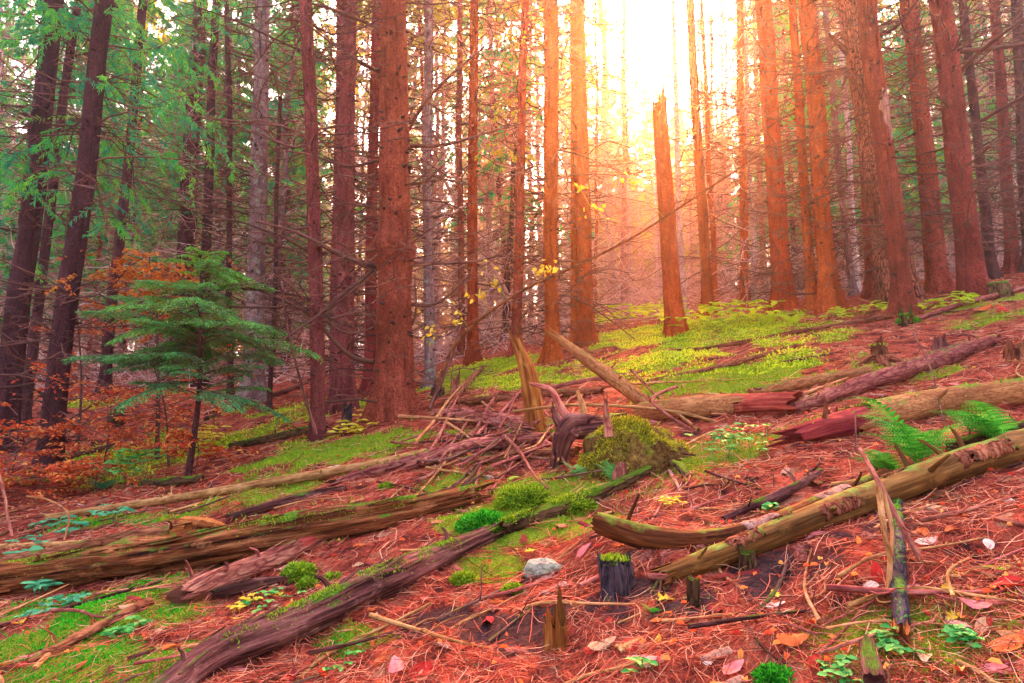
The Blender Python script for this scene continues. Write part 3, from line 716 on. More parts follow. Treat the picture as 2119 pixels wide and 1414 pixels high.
# pale trunks deep in the glow
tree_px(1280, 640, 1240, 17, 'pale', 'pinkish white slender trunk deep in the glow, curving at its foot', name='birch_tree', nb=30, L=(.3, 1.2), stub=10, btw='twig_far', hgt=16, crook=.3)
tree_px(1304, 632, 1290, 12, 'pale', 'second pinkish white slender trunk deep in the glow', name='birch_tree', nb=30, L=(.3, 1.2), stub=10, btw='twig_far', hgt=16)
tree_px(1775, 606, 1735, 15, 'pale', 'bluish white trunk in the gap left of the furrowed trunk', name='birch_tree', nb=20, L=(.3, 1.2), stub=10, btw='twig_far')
# two pale dead trunks leaning across the background
for (pts, w_, lab) in (([(1075, 655), (985, 490), (890, 320)], 9, 'pale dead trunk leaning across the background right of the grey trunk'), ([(1150, 610), (1075, 500), (965, 345)], 8, 'upper of two pale leaning trunks, ending behind the orange trunk'), ([(612, 640), (590, 560), (565, 470)], 8, 'short pale leaning dead stem behind the slim brown trunk')):
    b0 = G(pts[0][0], pts[0][1]+60); Y = b0[1]
    q = spline([at(x, y, Y+k*.4) for k, (x, y) in enumerate([(pts[0][0]+28, pts[0][1]+60)]+pts)], 30)
    mb = MB(); tube(mb, q, w_/2/F*Y*np.linspace(1.15, .7, 30), 10, .05, 2, 5)
    root = thing('leaning_dead_trunk', q[0], lab, 'dead tree'); part('trunk', mb, 'wood_pale', root)
    mb = MB(); dead_branches(mb, q, np.full(30, .05), .3, q[-1][2]-q[0][2], 26, .3, 1.2, stub=0, twigs=3); part('dead_branches', mb, 'twig_far', root)

# background spruces: a few kinds built once, then copied with their parts
def proto_tree(seed, hgt, r0, mat, nb, fol, btw):
    root, p, rad = make_tree('spruce_tree', (0, 0, 0), (0, 0, 1), hgt, r0, .04, mat, 'x', seed=seed, nb=nb, L=(.4, 2.4), bz=(.8, hgt*.85), twigs=5, foliage=fol, sides=12, rings=26, stub=30, r_twig=.022, btw=btw, crook=.08, flare=.4)
    return root
def ff(m, h0, h1, n, L1=2.4): return (m, dict(h0=h0, h1=h1, n=n, L0=.8, L1=L1, twigs=8, dens=16, nl=.18, nw=.06))
protos = {
    'bare': [proto_tree(11, 19, .11, 'spruce_pale', 130, ff('spruce_yellow', 9, 18.5, 42, 2.2), 'twig_far'), proto_tree(12, 20, .085, 'spruce_glow', 150, ff('spruce_yellow', 11, 19.5, 36, 2.0), 'twig_far'), proto_tree(13, 18, .12, 'spruce_pale', 140, None, 'twig_far'), proto_tree(17, 20, .075, 'pale', 110, None, 'twig_far')],
    'green': [proto_tree(14, 19, .12, 'spruce_shaded', 110, ff('spruce_green', 4, 18.8, 80), 'twig_far'), proto_tree(15, 17, .12, 'spruce_shaded', 100, ff('spruce_green', 2.5, 16.8, 80), 'twig_far'), proto_tree(16, 20, .12, 'spruce_grey', 130, ff('spruce_green', 6, 19.8, 75, 2.8), 'twig_far')],
}
def copy_tree(o):
    c = o.copy(); C.objects.link(c)
    for ch in o.children:
        k = ch.copy(); k.parent = c; C.objects.link(k)
    return c
used = set()
cells = []
LBL = {'bare': ('hazy bare spruce trunk among many behind the front trees', 'bare spruces in the background'), 'green': ('green crowned spruce in the dim wood behind the left trunks', 'green spruces in the left background')}
tries = 0
while len(cells) < 285 and tries < 20000:
    tries += 1
    u = rng.uniform(-.92, .92); Y = rng.uniform(18, 60)
    x = u*Y
    if any((x-a)**2+(Y-b_)**2 < (.9+.018*Y)**2 for a, b_ in cells): continue
    px = 1059.5+u*F
    sunoff = abs(px-1330)
    if 1270 < px < 1450 and Y < 34 and rng.random() < .75: continue
    if sunoff < 30 and Y < 27: continue
    if abs(px-862) < 22 or abs(px-505) < 24 or abs(px-265) < 20: continue
    small = 1270 < px < 1470 and Y > 27
    if 1300 < px < 1500 and 27 < Y < 48 and rng.random() < .5: continue
    cells.append((x, Y))
    kind = 'green' if (px < 640 and rng.random() < .72) or (px >= 640 and sunoff > 260 and rng.random() < (.4 if px > 1600 else .16)) else 'bare'
    if kind == 'green' and Y < 17: kind = 'bare'
    lst = protos[kind]; q = lst[int(rng.integers(len(lst)))]
    if px > 1600 and kind == 'bare': q = lst[int(rng.integers(2))]
    if 1260 < px < 1540 and Y > 25 and kind == 'bare': q = lst[2+int(rng.integers(2))]
    o = q if q.name not in used else copy_tree(q)
    used.add(q.name)
    o.location = (x, Y, float(H(x, Y))); o.rotation_euler = (rng.normal()*.02, rng.normal()*.02, rng.uniform(0, 6.28))
    s = rng.uniform(.8, 1.15)*(.55 if small else 1); o.scale = (s, s, s)
    o['label'], o['group'] = LBL[kind]
    if px > 640 and kind == 'green': o['label'], o['group'] = 'green crowned spruce glimpsed behind the red and orange trunks', 'green spruces in the right background'
for lst in protos.values():
    for q in lst:
        if q.name not in used: q.location = (0, 60, float(H(0, 60))); q['label'], q['group'] = LBL['bare']

# the far wood that reads as one mass
mb = MB()
nfar = 800
xf = np.where(rng.random(nfar) < .16, 0, 1)*rng.uniform(-95, 95, nfar); yf = rng.uniform(50, 100, nfar)
xf = np.where(xf == 0, yf*rng.uniform(.10, .33, nfar), xf)
nfar = len(xf)
zf = H(xf, yf); hf = rng.uniform(14, 22, nfar)
tt = np.linspace(0, 1, 5)
Pf = np.stack([xf[:, None]+0*tt, yf[:, None]+0*tt, zf[:, None]+hf[:, None]*tt-.3], -1)
tubes(mb, Pf, rng.uniform(.08, .17, nfar)[:, None]*np.linspace(1, .3, 5)[None], 6, tint=rng.random(nfar), mi=0)
bi = np.repeat(np.arange(nfar), 26); mfar = len(bi); t_ = rng.uniform(.12, 1, mfar)
S = np.stack([xf[bi], yf[bi], zf[bi]+hf[bi]*t_], -1); a = rng.random(mfar)*2*np.pi
Pb = limb_batch(S, np.stack([np.cos(a), np.sin(a), np.full(mfar, .05)], 1), rng.uniform(1, 3.2, mfar)*(1.15-t_*.8), rng.uniform(-.4, 0, mfar), 4)
tubes(mb, Pb, np.full((mfar, 4), .02), 3, mi=0)
needle_mb = MB(); green_mb = MB(); lf = Pb[:, 0, 0]/Pb[:, 0, 1] < -.28; kp = rng.random(mfar) < .8
needle_spray(needle_mb, Pb[kp & ~lf], 18, .55, .2); needle_spray(green_mb, Pb[kp & lf], 18, .55, .2)
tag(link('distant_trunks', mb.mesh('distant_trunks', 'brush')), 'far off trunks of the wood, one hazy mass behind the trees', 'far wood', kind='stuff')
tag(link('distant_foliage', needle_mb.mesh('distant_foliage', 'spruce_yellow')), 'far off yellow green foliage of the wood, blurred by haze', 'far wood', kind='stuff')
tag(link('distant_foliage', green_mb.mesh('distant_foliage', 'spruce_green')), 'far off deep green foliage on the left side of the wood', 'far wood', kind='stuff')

# more of the wood, unseen, added behind the viewpoint to cut sky light
mb, fb = MB(), MB(); nbk = 90
xb = rng.uniform(-48, 48, nbk); yb = rng.uniform(-42, -7, nbk); zb = H(xb, yb); hb = rng.uniform(13, 20, nbk); tt = np.linspace(0, 1, 5)
tubes(mb, np.stack([xb[:, None]+0*tt, yb[:, None]+0*tt, zb[:, None]+hb[:, None]*tt-.3], -1), rng.uniform(.1, .22, nbk)[:, None]*np.linspace(1, .3, 5)[None], 8)
bi = np.repeat(np.arange(nbk), 46); t_ = rng.uniform(.18, 1, len(bi)); a = rng.random(len(bi))*6.28
Pb = limb_batch(np.stack([xb[bi], yb[bi], zb[bi]+hb[bi]*t_], -1), np.stack([np.cos(a), np.sin(a), np.full(len(bi), .05)], 1), rng.uniform(1, 3, len(bi))*(1.15-t_*.8), rng.uniform(-.4, 0, len(bi)), 4)
tubes(mb, Pb, np.full((len(bi), 4), .02), 3); needle_spray(fb, Pb, 20, .4, .13)
tag(link('sky_shade_trunks', mb.mesh('sky_shade_trunks', 'twig')), 'trunks and limbs of the spruce wood behind the viewpoint', 'far wood', kind='stuff')
tag(link('sky_shade_foliage', fb.mesh('sky_shade_foliage', 'spruce_green')), 'green foliage of the spruce wood behind the viewpoint', 'far wood', kind='stuff')
# ---- things on the floor
# ------------------------------------------------------------------ logs, stumps, branches
def ground_path(pts, ws):
    """photo points along a lying limb -> centre line resting on the floor, plus radii"""
    P, Rr = [], []
    for (pt, wpx) in zip(pts, ws):
        if len(pt) == 3:
            q = at(pt[0], pt[1], pt[2]); r = wpx/2/F*depth(q)
        else:
            g = G(pt[0], pt[1]+wpx*.42); r = wpx/2/F*depth(g); q = g+np.array([0, 0, r*.85])
        P.append(q); Rr.append(r)
    return np.array(P), np.array(Rr)
def moss_on(mb, p, r, n, t0=0, t1=1, h=.03, side=1.0, clump=True):
    k = len(p); t, A, B = frames(p)
    tt = t0+(t1-t0)*rng.random(n)
    if clump: tt = tt[fbm(tt*17+p[0, 0]*9, tt*0, 0, 5, 2) > -.05]
    n = len(tt); f = tt*(k-1); i0 = np.minimum(f.astype(int), k-2); fr = (f-i0)[:, None]
    c = p[i0]*(1-fr)+p[i0+1]*fr; T = unit(p[i0+1]-p[i0]); rr = np.interp(f, np.arange(k), r)
    S = unit(np.cross(T, np.array([0, 0, 1.]))); U = np.cross(S, T)
    a = rng.normal(size=n)*.55*side
    N = np.cos(a)[:, None]*U+np.sin(a)[:, None]*S
    leafs(mb, c+N*rr[:, None]*.97, unit(N+rdir(n)*.7), rdir(n), h*rng.uniform(.4, 1.2, n), h*.28)
def log(name, label, pts, ws, mat, cat='log', n=44, sides=22, e0=None, e1=None, l0=.12, l1=.12, stubs=0, moss=0, mh=.03, mt=(0, 1), rough=.07, ridges=0., j0=.35, j1=.35, mossmat='moss', group=None, flat=1., rfreq=3., hollow=0., stubmat=None, nsplit=0):
    P, Rr = ground_path(pts, ws)
    p = spline(np.concatenate([P, Rr[:, None]], 1), n); r = p[:, 3]; p = p[:, :3]
    L = float(np.linalg.norm(np.diff(p, axis=0), axis=1).sum())
    seed = int(abs(pts[0][0])*3+abs(pts[0][1])) % 811
    root = thing(name, p.mean(0), label, cat, group)
    mb = MB(); k0 = max(1, int(round(l0/L*n))) if e0 else 0; k1 = max(1, int(round(l1/L*n))) if e1 else 0
    tube(mb, p[k0:n-k1], r[k0:n-k1], sides, rough, rfreq/max(.05, float(r.mean()))*.12, seed, j0 if not e0 else .9, j1 if not e1 else .9, ridges=ridges, flat=flat, hollow=hollow, cap0=not e0 or True)
    part('bark', mb, mat, root)
    if e0:
        mb = MB(); tube(mb, p[:k0+2], r[:k0+2]*.86, sides, .08, 5, seed+3, j0, 0, ridges=.12, hollow=hollow); part('broken_end', mb, e0, root)
    if e1:
        mb = MB(); tube(mb, p[n-k1-2:], r[n-k1-2:]*.86, sides, .08, 5, seed+4, 0, j1, ridges=.12, hollow=hollow); part('broken_end', mb, e1, root)
    rs = np.random.default_rng(seed)
    for _ in range(stubs):
        i0 = int(rs.integers(3, n-3)); T = unit(p[i0+1]-p[i0]); a = rs.uniform(-1.2, 1.2)
        S = unit(np.cross(T, [0, 0, 1.])); U = np.cross(S, T); d = unit(math.cos(a)*U+math.sin(a)*S+T*rs.uniform(-.5, .5))
        ls = r[i0]+rs.uniform(.03, .12)*(1+r[i0]*4)
        q = spline([p[i0]+d*r[i0]*.6, p[i0]+d*(r[i0]*.6+ls*.5)+T*.01, p[i0]+d*ls+T*rs.uniform(-.02, .03)], 6)
        mb = MB(); tube(mb, q, np.linspace(max(.006, r[i0]*.22), max(.003, r[i0]*.10), 6), 7, .1, 20, seed+i0, 0, .8); part('branch_stub', mb, stubmat or mat, root)
    for _ in range(nsplit):     # long splinters lifting off rotten wood
        i0 = int(rs.integers(2, n-12)); m_ = int(rs.integers(7, 12)); a = rs.uniform(-.9, .9)
        seg = p[i0:i0+m_]; T = unit(seg[-1]-seg[0]); S = unit(np.cross(T, [0, 0, 1.])); U = np.cross(S, T)
        N = math.cos(a)*U+math.sin(a)*S
        q = seg+N*(r[i0:i0+m_]*1.02+np.linspace(-.01, rs.uniform(.0, .035), m_))[:, None]
        mb = MB(); tube(mb, q, r[i0:i0+m_]*np.linspace(.22, .06, m_), 6, .2, 8, seed+i0, .8, .8, flat=.4); part('splinter', mb, mat, root)
    if moss:
        mb = MB(); moss_on(mb, p, r, moss, mt[0], mt[1], mh); part('moss_patch', mb, mossmat, root)
    return root, p, r

log('fallen_pole', 'long thin pale pole with knots lying below the dark leaning trunks', [(95, 1072), (300, 1042), (560, 1000), (780, 960), (885, 938)], [14, 17, 20, 20, 20], 'stick_tan', stubs=9, j0=.6, rough=.05)
log('rotten_log', 'short crumbling brown log just below the thin pale pole end', [(690, 1000), (780, 975), (900, 942)], [14, 26, 24], 'log_red', ridges=.2, j0=.9, j1=.9, nsplit=4, moss=120)
log('rotten_log', 'dark rotten stick log between the pale pole and the big mossy log', [(470, 1072), (590, 1040), (715, 1012)], [12, 20, 14], 'log_purple', ridges=.2, j0=.9, j1=.9, nsplit=3)
log('fallen_log', 'brown log from the left edge with a peeled broken tip', [(-40, 1180), (110, 1150), (260, 1118), (395, 1097)], [40, 36, 32, 30], 'log_brown', e1='wood_orange', stubs=3, j1=.8)
log('log_fragment', 'short orange broken chunk on top of the brown left edge log', [(378, 1080), (430, 1085), (468, 1094)], [20, 24, 12], 'wood_orange', ridges=.2, j0=.8, j1=1, n=20)
log('rotten_log', 'big decayed log with splintery sides and moss cushions across the left', [(-30, 1205), (150, 1178), (350, 1150), (560, 1112), (740, 1080), (880, 1050), (985, 1024)], [62, 66, 70, 70, 62, 50, 36], 'log_rot', n=90, sides=40, ridges=.30, rough=.12, j0=.9, j1=1.2, moss=5200, mh=.020, nsplit=30, stubs=2)
log('fallen_pole', 'smooth yellowish pole tip lying on the upper end of the big decayed log', [(815, 1040), (900, 1026), (972, 1015)], [12, 15, 15], 'log_smooth', n=20)
log('rotten_log', 'reddish log with a torn upper end lying in front of the big decayed log', [(372, 1236), (470, 1195), (590, 1148), (680, 1108)], [38, 42, 40, 26], 'log_red', ridges=.16, rough=.1, j0=.6, j1=1.3, stubs=3, nsplit=6, e1='wood_red', l1=.2)
log('rotten_log', 'narrow rotten dark slab under the reddish torn log', [(440, 1232), (520, 1212), (585, 1200)], [20, 28, 16], 'log_purple', ridges=.25, j0=1, j1=1, nsplit=3)
log('rotten_log', 'large foreground log, purple smooth near end and crumbling mossy far half', [(330, 1440), (450, 1357), (620, 1288), (780, 1213), (900, 1158), (1015, 1105)], [66, 70, 74, 72, 54, 34], 'log_purple', n=90, sides=40, ridges=.13, rough=.1, moss=3000, mh=.017, mt=(.1, 1), nsplit=18, stubs=3, j1=1.2)
log('fallen_pole', 'half sunk brown pole crossing the bright green moss at lower left', [(60, 1372), (200, 1300), (310, 1245)], [16, 22, 18], 'log_brown', stubs=2)
log('fallen_pole', 'thin pale pole end lying on the moss at lower left', [(70, 1385), (110, 1345)], [12, 12], 'stick_tan', n=14)
log('fallen_pole', 'thin pole in front of the purple foreground log', [(395, 1370), (500, 1332), (560, 1318)], [9, 10, 9], 'stick_tan', n=24)
# the curved log and the front log on the right
def patch(root, p, r, t0, t1, a0, a1, label, mat='wood_pale'):
    k = len(p); t, A, B = frames(p); rows, cols = 18, 9; v = []
    for i_ in range(rows):
        f = (t0+(t1-t0)*i_/(rows-1))*(k-1); i0 = min(int(f), k-2); c = p[i0]+(p[i0+1]-p[i0])*(f-i0); T = t[i0]
        S = unit(np.cross(T, [0, 0, 1.])); U = np.cross(S, T); rr = float(np.interp(f, np.arange(k), r))
        for j in range(cols):
            a = a0+(a1-a0)*j/(cols-1)+.25*float(vn(i_*.5, j, 0, 4)); edge = j in (0, cols-1) or i_ in (0, rows-1)
            v.append(c+(math.cos(a)*U+math.sin(a)*S)*(rr*(1.09+.05*float(vn(i_*.9, j*.9, 0, 6)) if not edge else .9))+T*.02*float(vn(j*.9, i_*.1, 3, 7)))
    v = np.array(v); i = np.arange(rows-1)[:, None]*cols+np.arange(cols-1)[None]
    mb = MB(); mb.add(v, np.stack([i, i+1, i+cols+1, i+cols], -1).reshape(-1, 4), bk=v); part('bark_patch', mb, mat, root, label)
gY = G(1330, 1150)[1]
r6, p6, q6 = log('curved_log', 'curved bare log whose hollow cut end points left, behind the front log', [(1236, 1080, gY+.12), (1330, 1112, gY+.06), (1450, 1122, gY), (1570, 1098, gY), (1690, 1050, gY+.12), (1840, 985, gY+.4)], [44, 52, 50, 46, 44, 38], 'log_curve', n=90, sides=32, rough=.07, ridges=.03, j0=.25, hollow=.9, stubs=2)
patch(r6, p6, q6, .40, .52, -1.0, 1.5, 'pink papery bark left on the bare wood')
PATCH7 = 1
patch(r6, p6, q6, .66, .80, -1.0, 1.3, 'pink papery bark left on the bare wood')
r7, p7, q7 = log('fallen_log', 'long smooth olive front log at right with a broken near tip, on a short post', [(1390, 1187), (1500, 1150), (1640, 1093), (1800, 1032), (1960, 975), (2150, 915)], [40, 50, 56, 60, 64, 70], 'log_smooth', n=110, sides=36, rough=.085, ridges=.035, j0=.9, e0='wood_orange', l0=.03, stubs=6, hollow=.3)
for t0_, t1_, a0_, a1_ in ((.12, .2, -.2, 1.3), (.33, .45, .5, 1.6), (.55, .62, -.9, .2), (.72, .9, .3, 1.5), (.24, .28, -.8, .1)): patch(r7, p7, q7, t0_, t1_, a0_, a1_, 'brown scrap of bark left on the bare wood', 'log_brown')
log('support_post', 'short dark post under the near tip of the olive front log', [(1434, 1250, G(1434, 1255)[1]), (1434, 1195, G(1434, 1255)[1])], [26, 28], 'log_moss', cat='post', n=12)
log('fallen_log', 'thick barked log from the right edge with a broken dark red end', [(1640, 905), (1740, 880), (1850, 853), (1980, 828), (2160, 805)], [44, 58, 60, 58, 56], 'log_tan', n=70, sides=32, rough=.08, e0='wood_red', l0=.62, j0=1.2, stubs=3, moss=250)
log('fallen_log', 'barked log behind the mossy mound with a dark red right end', [(1325, 852), (1430, 845), (1540, 838), (1645, 836)], [36, 46, 52, 54], 'log_tan', n=60, sides=28, rough=.06, e1='wood_red', l1=.6, j1=.5, stubs=2)
log('fallen_log', 'long mid slope log with flaking bark rising to the upper right', [(1640, 850), (1760, 806), (1880, 765), (1990, 728), (2060, 706)], [30, 34, 36, 32, 24], 'log_red', n=60, rough=.14, ridges=.1, stubs=4, moss=200, j1=1)
log('fallen_log', 'pale mossy log left of the flaking mid slope log', [(1555, 815), (1680, 790), (1800, 768)], [22, 26, 22], 'log_tan', moss=300, stubs=2)
log('fallen_pole', 'slim dark pole crossing the upper green strip toward the peeled trunk', [(1440, 726), (1640, 690), (1845, 655)], [9, 11, 13], 'log_brown', stubs=5, n=50)
log('fallen_pole', 'thin pole lying through the wide yellow green moss strip', [(1340, 790), (1480, 762), (1650, 716)], [10, 12, 10], 'log_brown', stubs=4, n=50)
log('fallen_pole', 'thin red pole between the stump and the right edge', [(1880, 668), (1990, 630), (2125, 596)], [9, 11, 10], 'log_red', stubs=3)
log('fallen_pole', 'straight brown pole on the floor right of the massive spruce', [(915, 836), (1060, 824), (1245, 808)], [15, 17, 15], 'log_brown', stubs=4, n=50)
log('rotten_log', 'crumbling orange log under the pole right of the massive spruce', [(912, 856), (1010, 868), (1110, 884)], [22, 34, 28], 'log_red', ridges=.22, rough=.12, j0=1.2, j1=1, nsplit=6, stubs=3)
log('rotten_log', 'rotten reddish log end in the middle of the tangle of branches', [(850, 965), (940, 935), (1045, 915), (1140, 905)], [18, 26, 26, 20], 'log_red', ridges=.25, rough=.14, j0=1.2, j1=1, nsplit=6)
log('rotten_log', 'low brown log in front of the tangle of branches', [(985, 955), (1080, 942), (1200, 935)], [16, 20, 18], 'log_brown', ridges=.2, j0=1, j1=1)
log('rotten_log', 'moss coated rotting log below the mound', [(1040, 1095), (1160, 1052), (1260, 1012), (1340, 975)], [34, 34, 28, 20], 'log_moss', n=50, ridges=.15, rough=.12, moss=3600, mh=.022, nsplit=4)
log('twisted_branch', 'twisted brown branch with a forked tip behind the curved log', [(1500, 1075), (1560, 1048), (1620, 1025), (1700, 975)], [16, 22, 24, 14], 'log_purple', stubs=5, rough=.15, cat='branch')
gY = G(1340, 845)[1]
log('broken_log', 'splintered brown log leaning up to the left behind the mound', [(1335, 838, gY), (1275, 790, gY+.1), (1215, 745, gY+.2), (1152, 697, gY+.3)], [27, 28, 23, 12], 'log_tan', n=50, sides=24, ridges=.18, rough=.12, j0=1.2, j1=1.6, nsplit=5, stubs=4)
gY = G(1112, 893)[1]
log('broken_post', 'upright splintered yellow brown post left of the leaning splintered log', [(1113, 905, gY), (1106, 845, gY), (1092, 775, gY+.05), (1075, 722, gY+.08)], [42, 36, 32, 18], 'wood_orange', cat='post', n=40, ridges=.2, rough=.1, j1=1.6)
gY = G(1180, 955)[1]
log('dark_root', 'dark arched root with a bent claw standing left of the mound', [(1275, 885, gY+.2), (1225, 886, gY+.08), (1185, 892, gY+.02), (1168, 915, gY), (1158, 960, gY)], [50, 46, 48, 40, 26], 'log_purple', cat='root', n=44, rough=.38, ridges=.25, j0=1.2, j1=1.5, stubs=3)
log('bent_branch', 'bare bent branch rising behind the dark arched root', [(1185, 885, gY+.1), (1160, 842, gY+.12), (1140, 808, gY+.15), (1100, 795, gY+.2)], [22, 16, 12, 7], 'stick', cat='branch', n=30, rough=.08)
log('dark_root', 'stubby dark root horn left of the arched root', [(1190, 905, gY-.02), (1155, 870, gY-.03), (1145, 850, gY-.03)], [30, 22, 10], 'log_purple', cat='root', n=20, rough=.15, j1=1)
log('bent_branch', 'short pale branch stub leaning against the leaning splintered log', [(1210, 875, gY+.25), (1205, 840, gY+.3), (1195, 812, gY+.35)], [16, 14, 8], 'stick_tan', cat='branch', n=16)
log('fallen_log', 'dark mossy log pointing at the camera with an orange broken tip at lower right', [(1858, 1040), (1860, 1130), (1862, 1210), (1868, 1318)], [20, 26, 31, 36], 'char', n=50, sides=26, rough=.09, moss=300, mh=.013, mossmat='moss_deep', e1='wood_orange', l1=.05, j1=.9)
log('fallen_log', 'short dark log piece among clover at the bottom right', [(1795, 1335), (1812, 1414)], [34, 44], 'log_purple', n=24, rough=.1)
log('fallen_log', 'olive pole passing under the big fern at the right edge', [(1960, 925), (2050, 905), (2140, 880)], [24, 28, 30], 'log_moss', n=30, stubs=2)
log('fallen_log', 'mossy grey log in the mid distance left of the slim brown trunk', [(475, 925), (560, 908), (650, 888)], [15, 18, 16], 'log_moss', moss=200, stubs=3)
log('fallen_pole', 'dark pole in the mid distance behind the purple grey trunk', [(425, 868), (520, 832), (620, 800)], [9, 11, 9], 'log_purple', stubs=3)
log('fallen_log', 'dark log in the shade right of the young fir foot', [(295, 1002), (360, 998), (420, 990)], [16, 20, 14], 'log_moss', n=24, moss=100)
log('fallen_pole', 'grey pole on the floor far left behind the dark leaning trunks', [(60, 965), (150, 945), (260, 915)], [10, 12, 10], 'log_purple')
log('fallen_log', 'hazy far log behind the slim trunks at left', [(-20, 790), (120, 785), (210, 775)], [14, 16, 12], 'log_purple')
log('fallen_log', 'far log lying on the slope between the orange trunks and the mid strip', [(1090, 815), (1200, 790), (1330, 770)], [8, 10, 8], 'log_red')

def stump(name, label, px, py, w0, w1, hpx, mat, jag, topmat=None, seed=1, moss=0, flare=.35, lean=0, roots=0, mossmat='moss'):
    g = G(px, py); d = depth(g); r0, r1, h = w0/2/F*d, w1/2/F*d, hpx/F*d*1.05
    root = thing(name, g, label, 'stump')
    p = spline([g-np.array([0, 0, .06]), g+np.array([lean*h*.5, 0, h*.5]), g+np.array([lean*h, 0, h])], 22)
    r = r1+(r0-r1)*np.exp(-np.linspace(0, 1, 22)*4)
    mb = MB(); tube(mb, p, r, 28, .22, 5, seed, 0, jag, ridges=.2, shape=lambda th, L: 1+flare*np.exp(-L/(h*.35))*np.cos(5*th+seed)*.5); part('stump_wood', mb, mat, root)
    if topmat: mb = MB(); tube(mb, p[-5:], r[-5:]*.8, 20, .1, 6, seed+2, 0, jag*1.2, ridges=.2); part('broken_top', mb, topmat, root)
    for k in range(roots):
        a = k*2*math.pi/roots+seed; e = g+np.array([math.cos(a), math.sin(a), 0])*r0*2.6; e[2] = float(H(e[0], e[1]))-.01
        m_ = g+np.array([math.cos(a), math.sin(a), 0])*r0*1.3; m_[2] = float(H(m_[0], m_[1]))+r0*.35
        mb = MB(); tube(mb, spline([g+np.array([0, 0, h*.35]), m_, e], 12), np.linspace(r0*.45, r0*.12, 12), 8, .15, 8, seed+k); part('root', mb, mat, root)
    if moss:
        mb = MB(); a = rng.random(moss)*6.28; q = np.sqrt(rng.random(moss))*r1*1.0
        c = p[-1]+np.stack([np.cos(a)*q, np.sin(a)*q, np.full(moss, .004)], 1)
        leafs(mb, c, unit(rdir(moss)*.7+np.array([0, 0, 1])), rdir(moss), .03*rng.uniform(.5, 1.2, moss), .008); part('moss_cap', mb, mossmat, root)
stump('tree_stump', 'charred dark stump with a green moss cap in the foreground', 1276, 1222, 84, 70, 56, 'char', .45, seed=3, moss=160, flare=.7)
stump('splintered_stump', 'small splintered orange stump standing in the bottom foreground', 1150, 1338, 66, 44, 46, 'wood_orange', 1.4, seed=5, flare=.6)
stump('tree_stump', 'mossy stump with spreading roots on the upper right slope', 1820, 752, 46, 34, 34, 'log_brown', .5, seed=7, roots=5, moss=120)
stump('tree_stump', 'broken orange stump between the red ended log and the upper slope', 1728, 885, 34, 26, 22, 'wood_red', .9, seed=9)
stump('tree_stump', 'small dark stump at the foot of the grey red trunk', 716, 878, 24, 18, 32, 'char', .8, seed=11)
stump('tree_stump', 'little broken stump right of the massive spruce', 942, 818, 26, 18, 22, 'log_red', 1.6, seed=13)
stump('tree_stump', 'dark stub with a log beside it at the foot of the slim grey trunk', 905, 822, 30, 24, 20, 'char', .6, seed=15)
stump('tree_stump', 'low mossy stump at the foot of the peeled trunk', 1876, 672, 44, 30, 18, 'log_moss', .8, seed=17, moss=200, mossmat='moss_deep')
stump('tree_stump', 'square mossy block beside the stout smooth trunk', 2068, 612, 40, 36, 24, 'log_moss', .3, seed=19, moss=160, mossmat='moss_deep')
stump('tree_stump', 'mossy knob of a stump in the shade near the copper leaves', 238, 885, 40, 28, 28, 'log_moss', .8, seed=21, moss=120)
stump('tree_stump', 'dark broken stump at the right edge of the slope', 2105, 745, 54, 40, 22, 'log_brown', .6, seed=23)
stump('support_post', 'squat mossy stub under the right half of the front log', 1545, 1175, 40, 30, 30, 'log_moss', .6, seed=25)
stump('tree_stump', 'low dark clod of rotten wood in the far right corner of the slope', 1945, 728, 40, 28, 14, 'log_purple', .7, seed=27)

# mossy mound
g = G(1318, 985); d = depth(g); rx, hz = 122/F*d, 104/F*d
nu, nv = 80, 36; v = []
uu = np.linspace(0, 2*np.pi, nu, endpoint=False)[None]; vv = np.linspace(0, 1, nv)[:, None]
X = g[0]+np.cos(uu)*rx*(1.02-vv**1.6)*(1+.10*vn(np.cos(uu)*2, np.sin(uu)*2, vv*2, 3)); Yy = g[1]+.36+np.sin(uu)*rx*.9*(1.02-vv**1.6)
Z0 = H(X, Yy)-.05; Z = Z0*(1-vv)+vv*(g[2]+hz)+.16*hz*np.sin(vv*np.pi)
X = X-.18*vv*rx+.12*rx*np.sin(vv*5+1)*np.cos(uu*2)
nz_ = (fbm(X*9, Yy*9, Z*9, 5, 4)*.03+fbm(X*3.5, Yy*3.5, Z*3.5, 15, 2)*.07)*np.sin(np.clip(vv, .04, 1)*np.pi*.6+.2); X = X+nz_*np.cos(uu); Z = Z+nz_; Yy = Yy+nz_*np.sin(uu)
v = np.stack([X, Yy, Z], -1)
mb = MB(); i = np.arange(nv-1)[:, None]*nu; j = np.arange(nu)[None]; k_ = (j+1) % nu
mb.add(v.reshape(-1, 3), np.stack([i+j, i+k_, i+nu+k_, i+nu+j], -1).reshape(-1, 4), tris=None)
M['mound'] = bark('mossy mound surface', (.04, .018, .006), (.19, .10, .025), (.34, .22, .05), moss=.5, mosscol=(.22, .26, .02), scale=24, stretch=1, bump=1, dist=.03, plates=False)
root = thing('mossy_mound', g, 'rounded mossy mound of an old stump with a wooden spike, in the centre right', 'stump')
part('mound', mb, 'mound', root)
nn = 9000; iu = rng.integers(0, nu, nn); iv = rng.integers(1, nv-1, nn)
c = v[iv, iu]+rng.normal(size=(nn, 3))*.012; nor = unit(c-np.array([g[0], g[1]+.36, g[2]]))
kk = fbm(c[:, 0]*5, c[:, 1]*5, c[:, 2]*5, 9, 3)+nor[:, 2]*.5 > .25
mb = MB(); leafs(mb, c[kk], unit(nor+rdir(nn)*.8)[kk], rdir(int(kk.sum())), .03*rng.uniform(.5, 1.3, int(kk.sum())), .009)
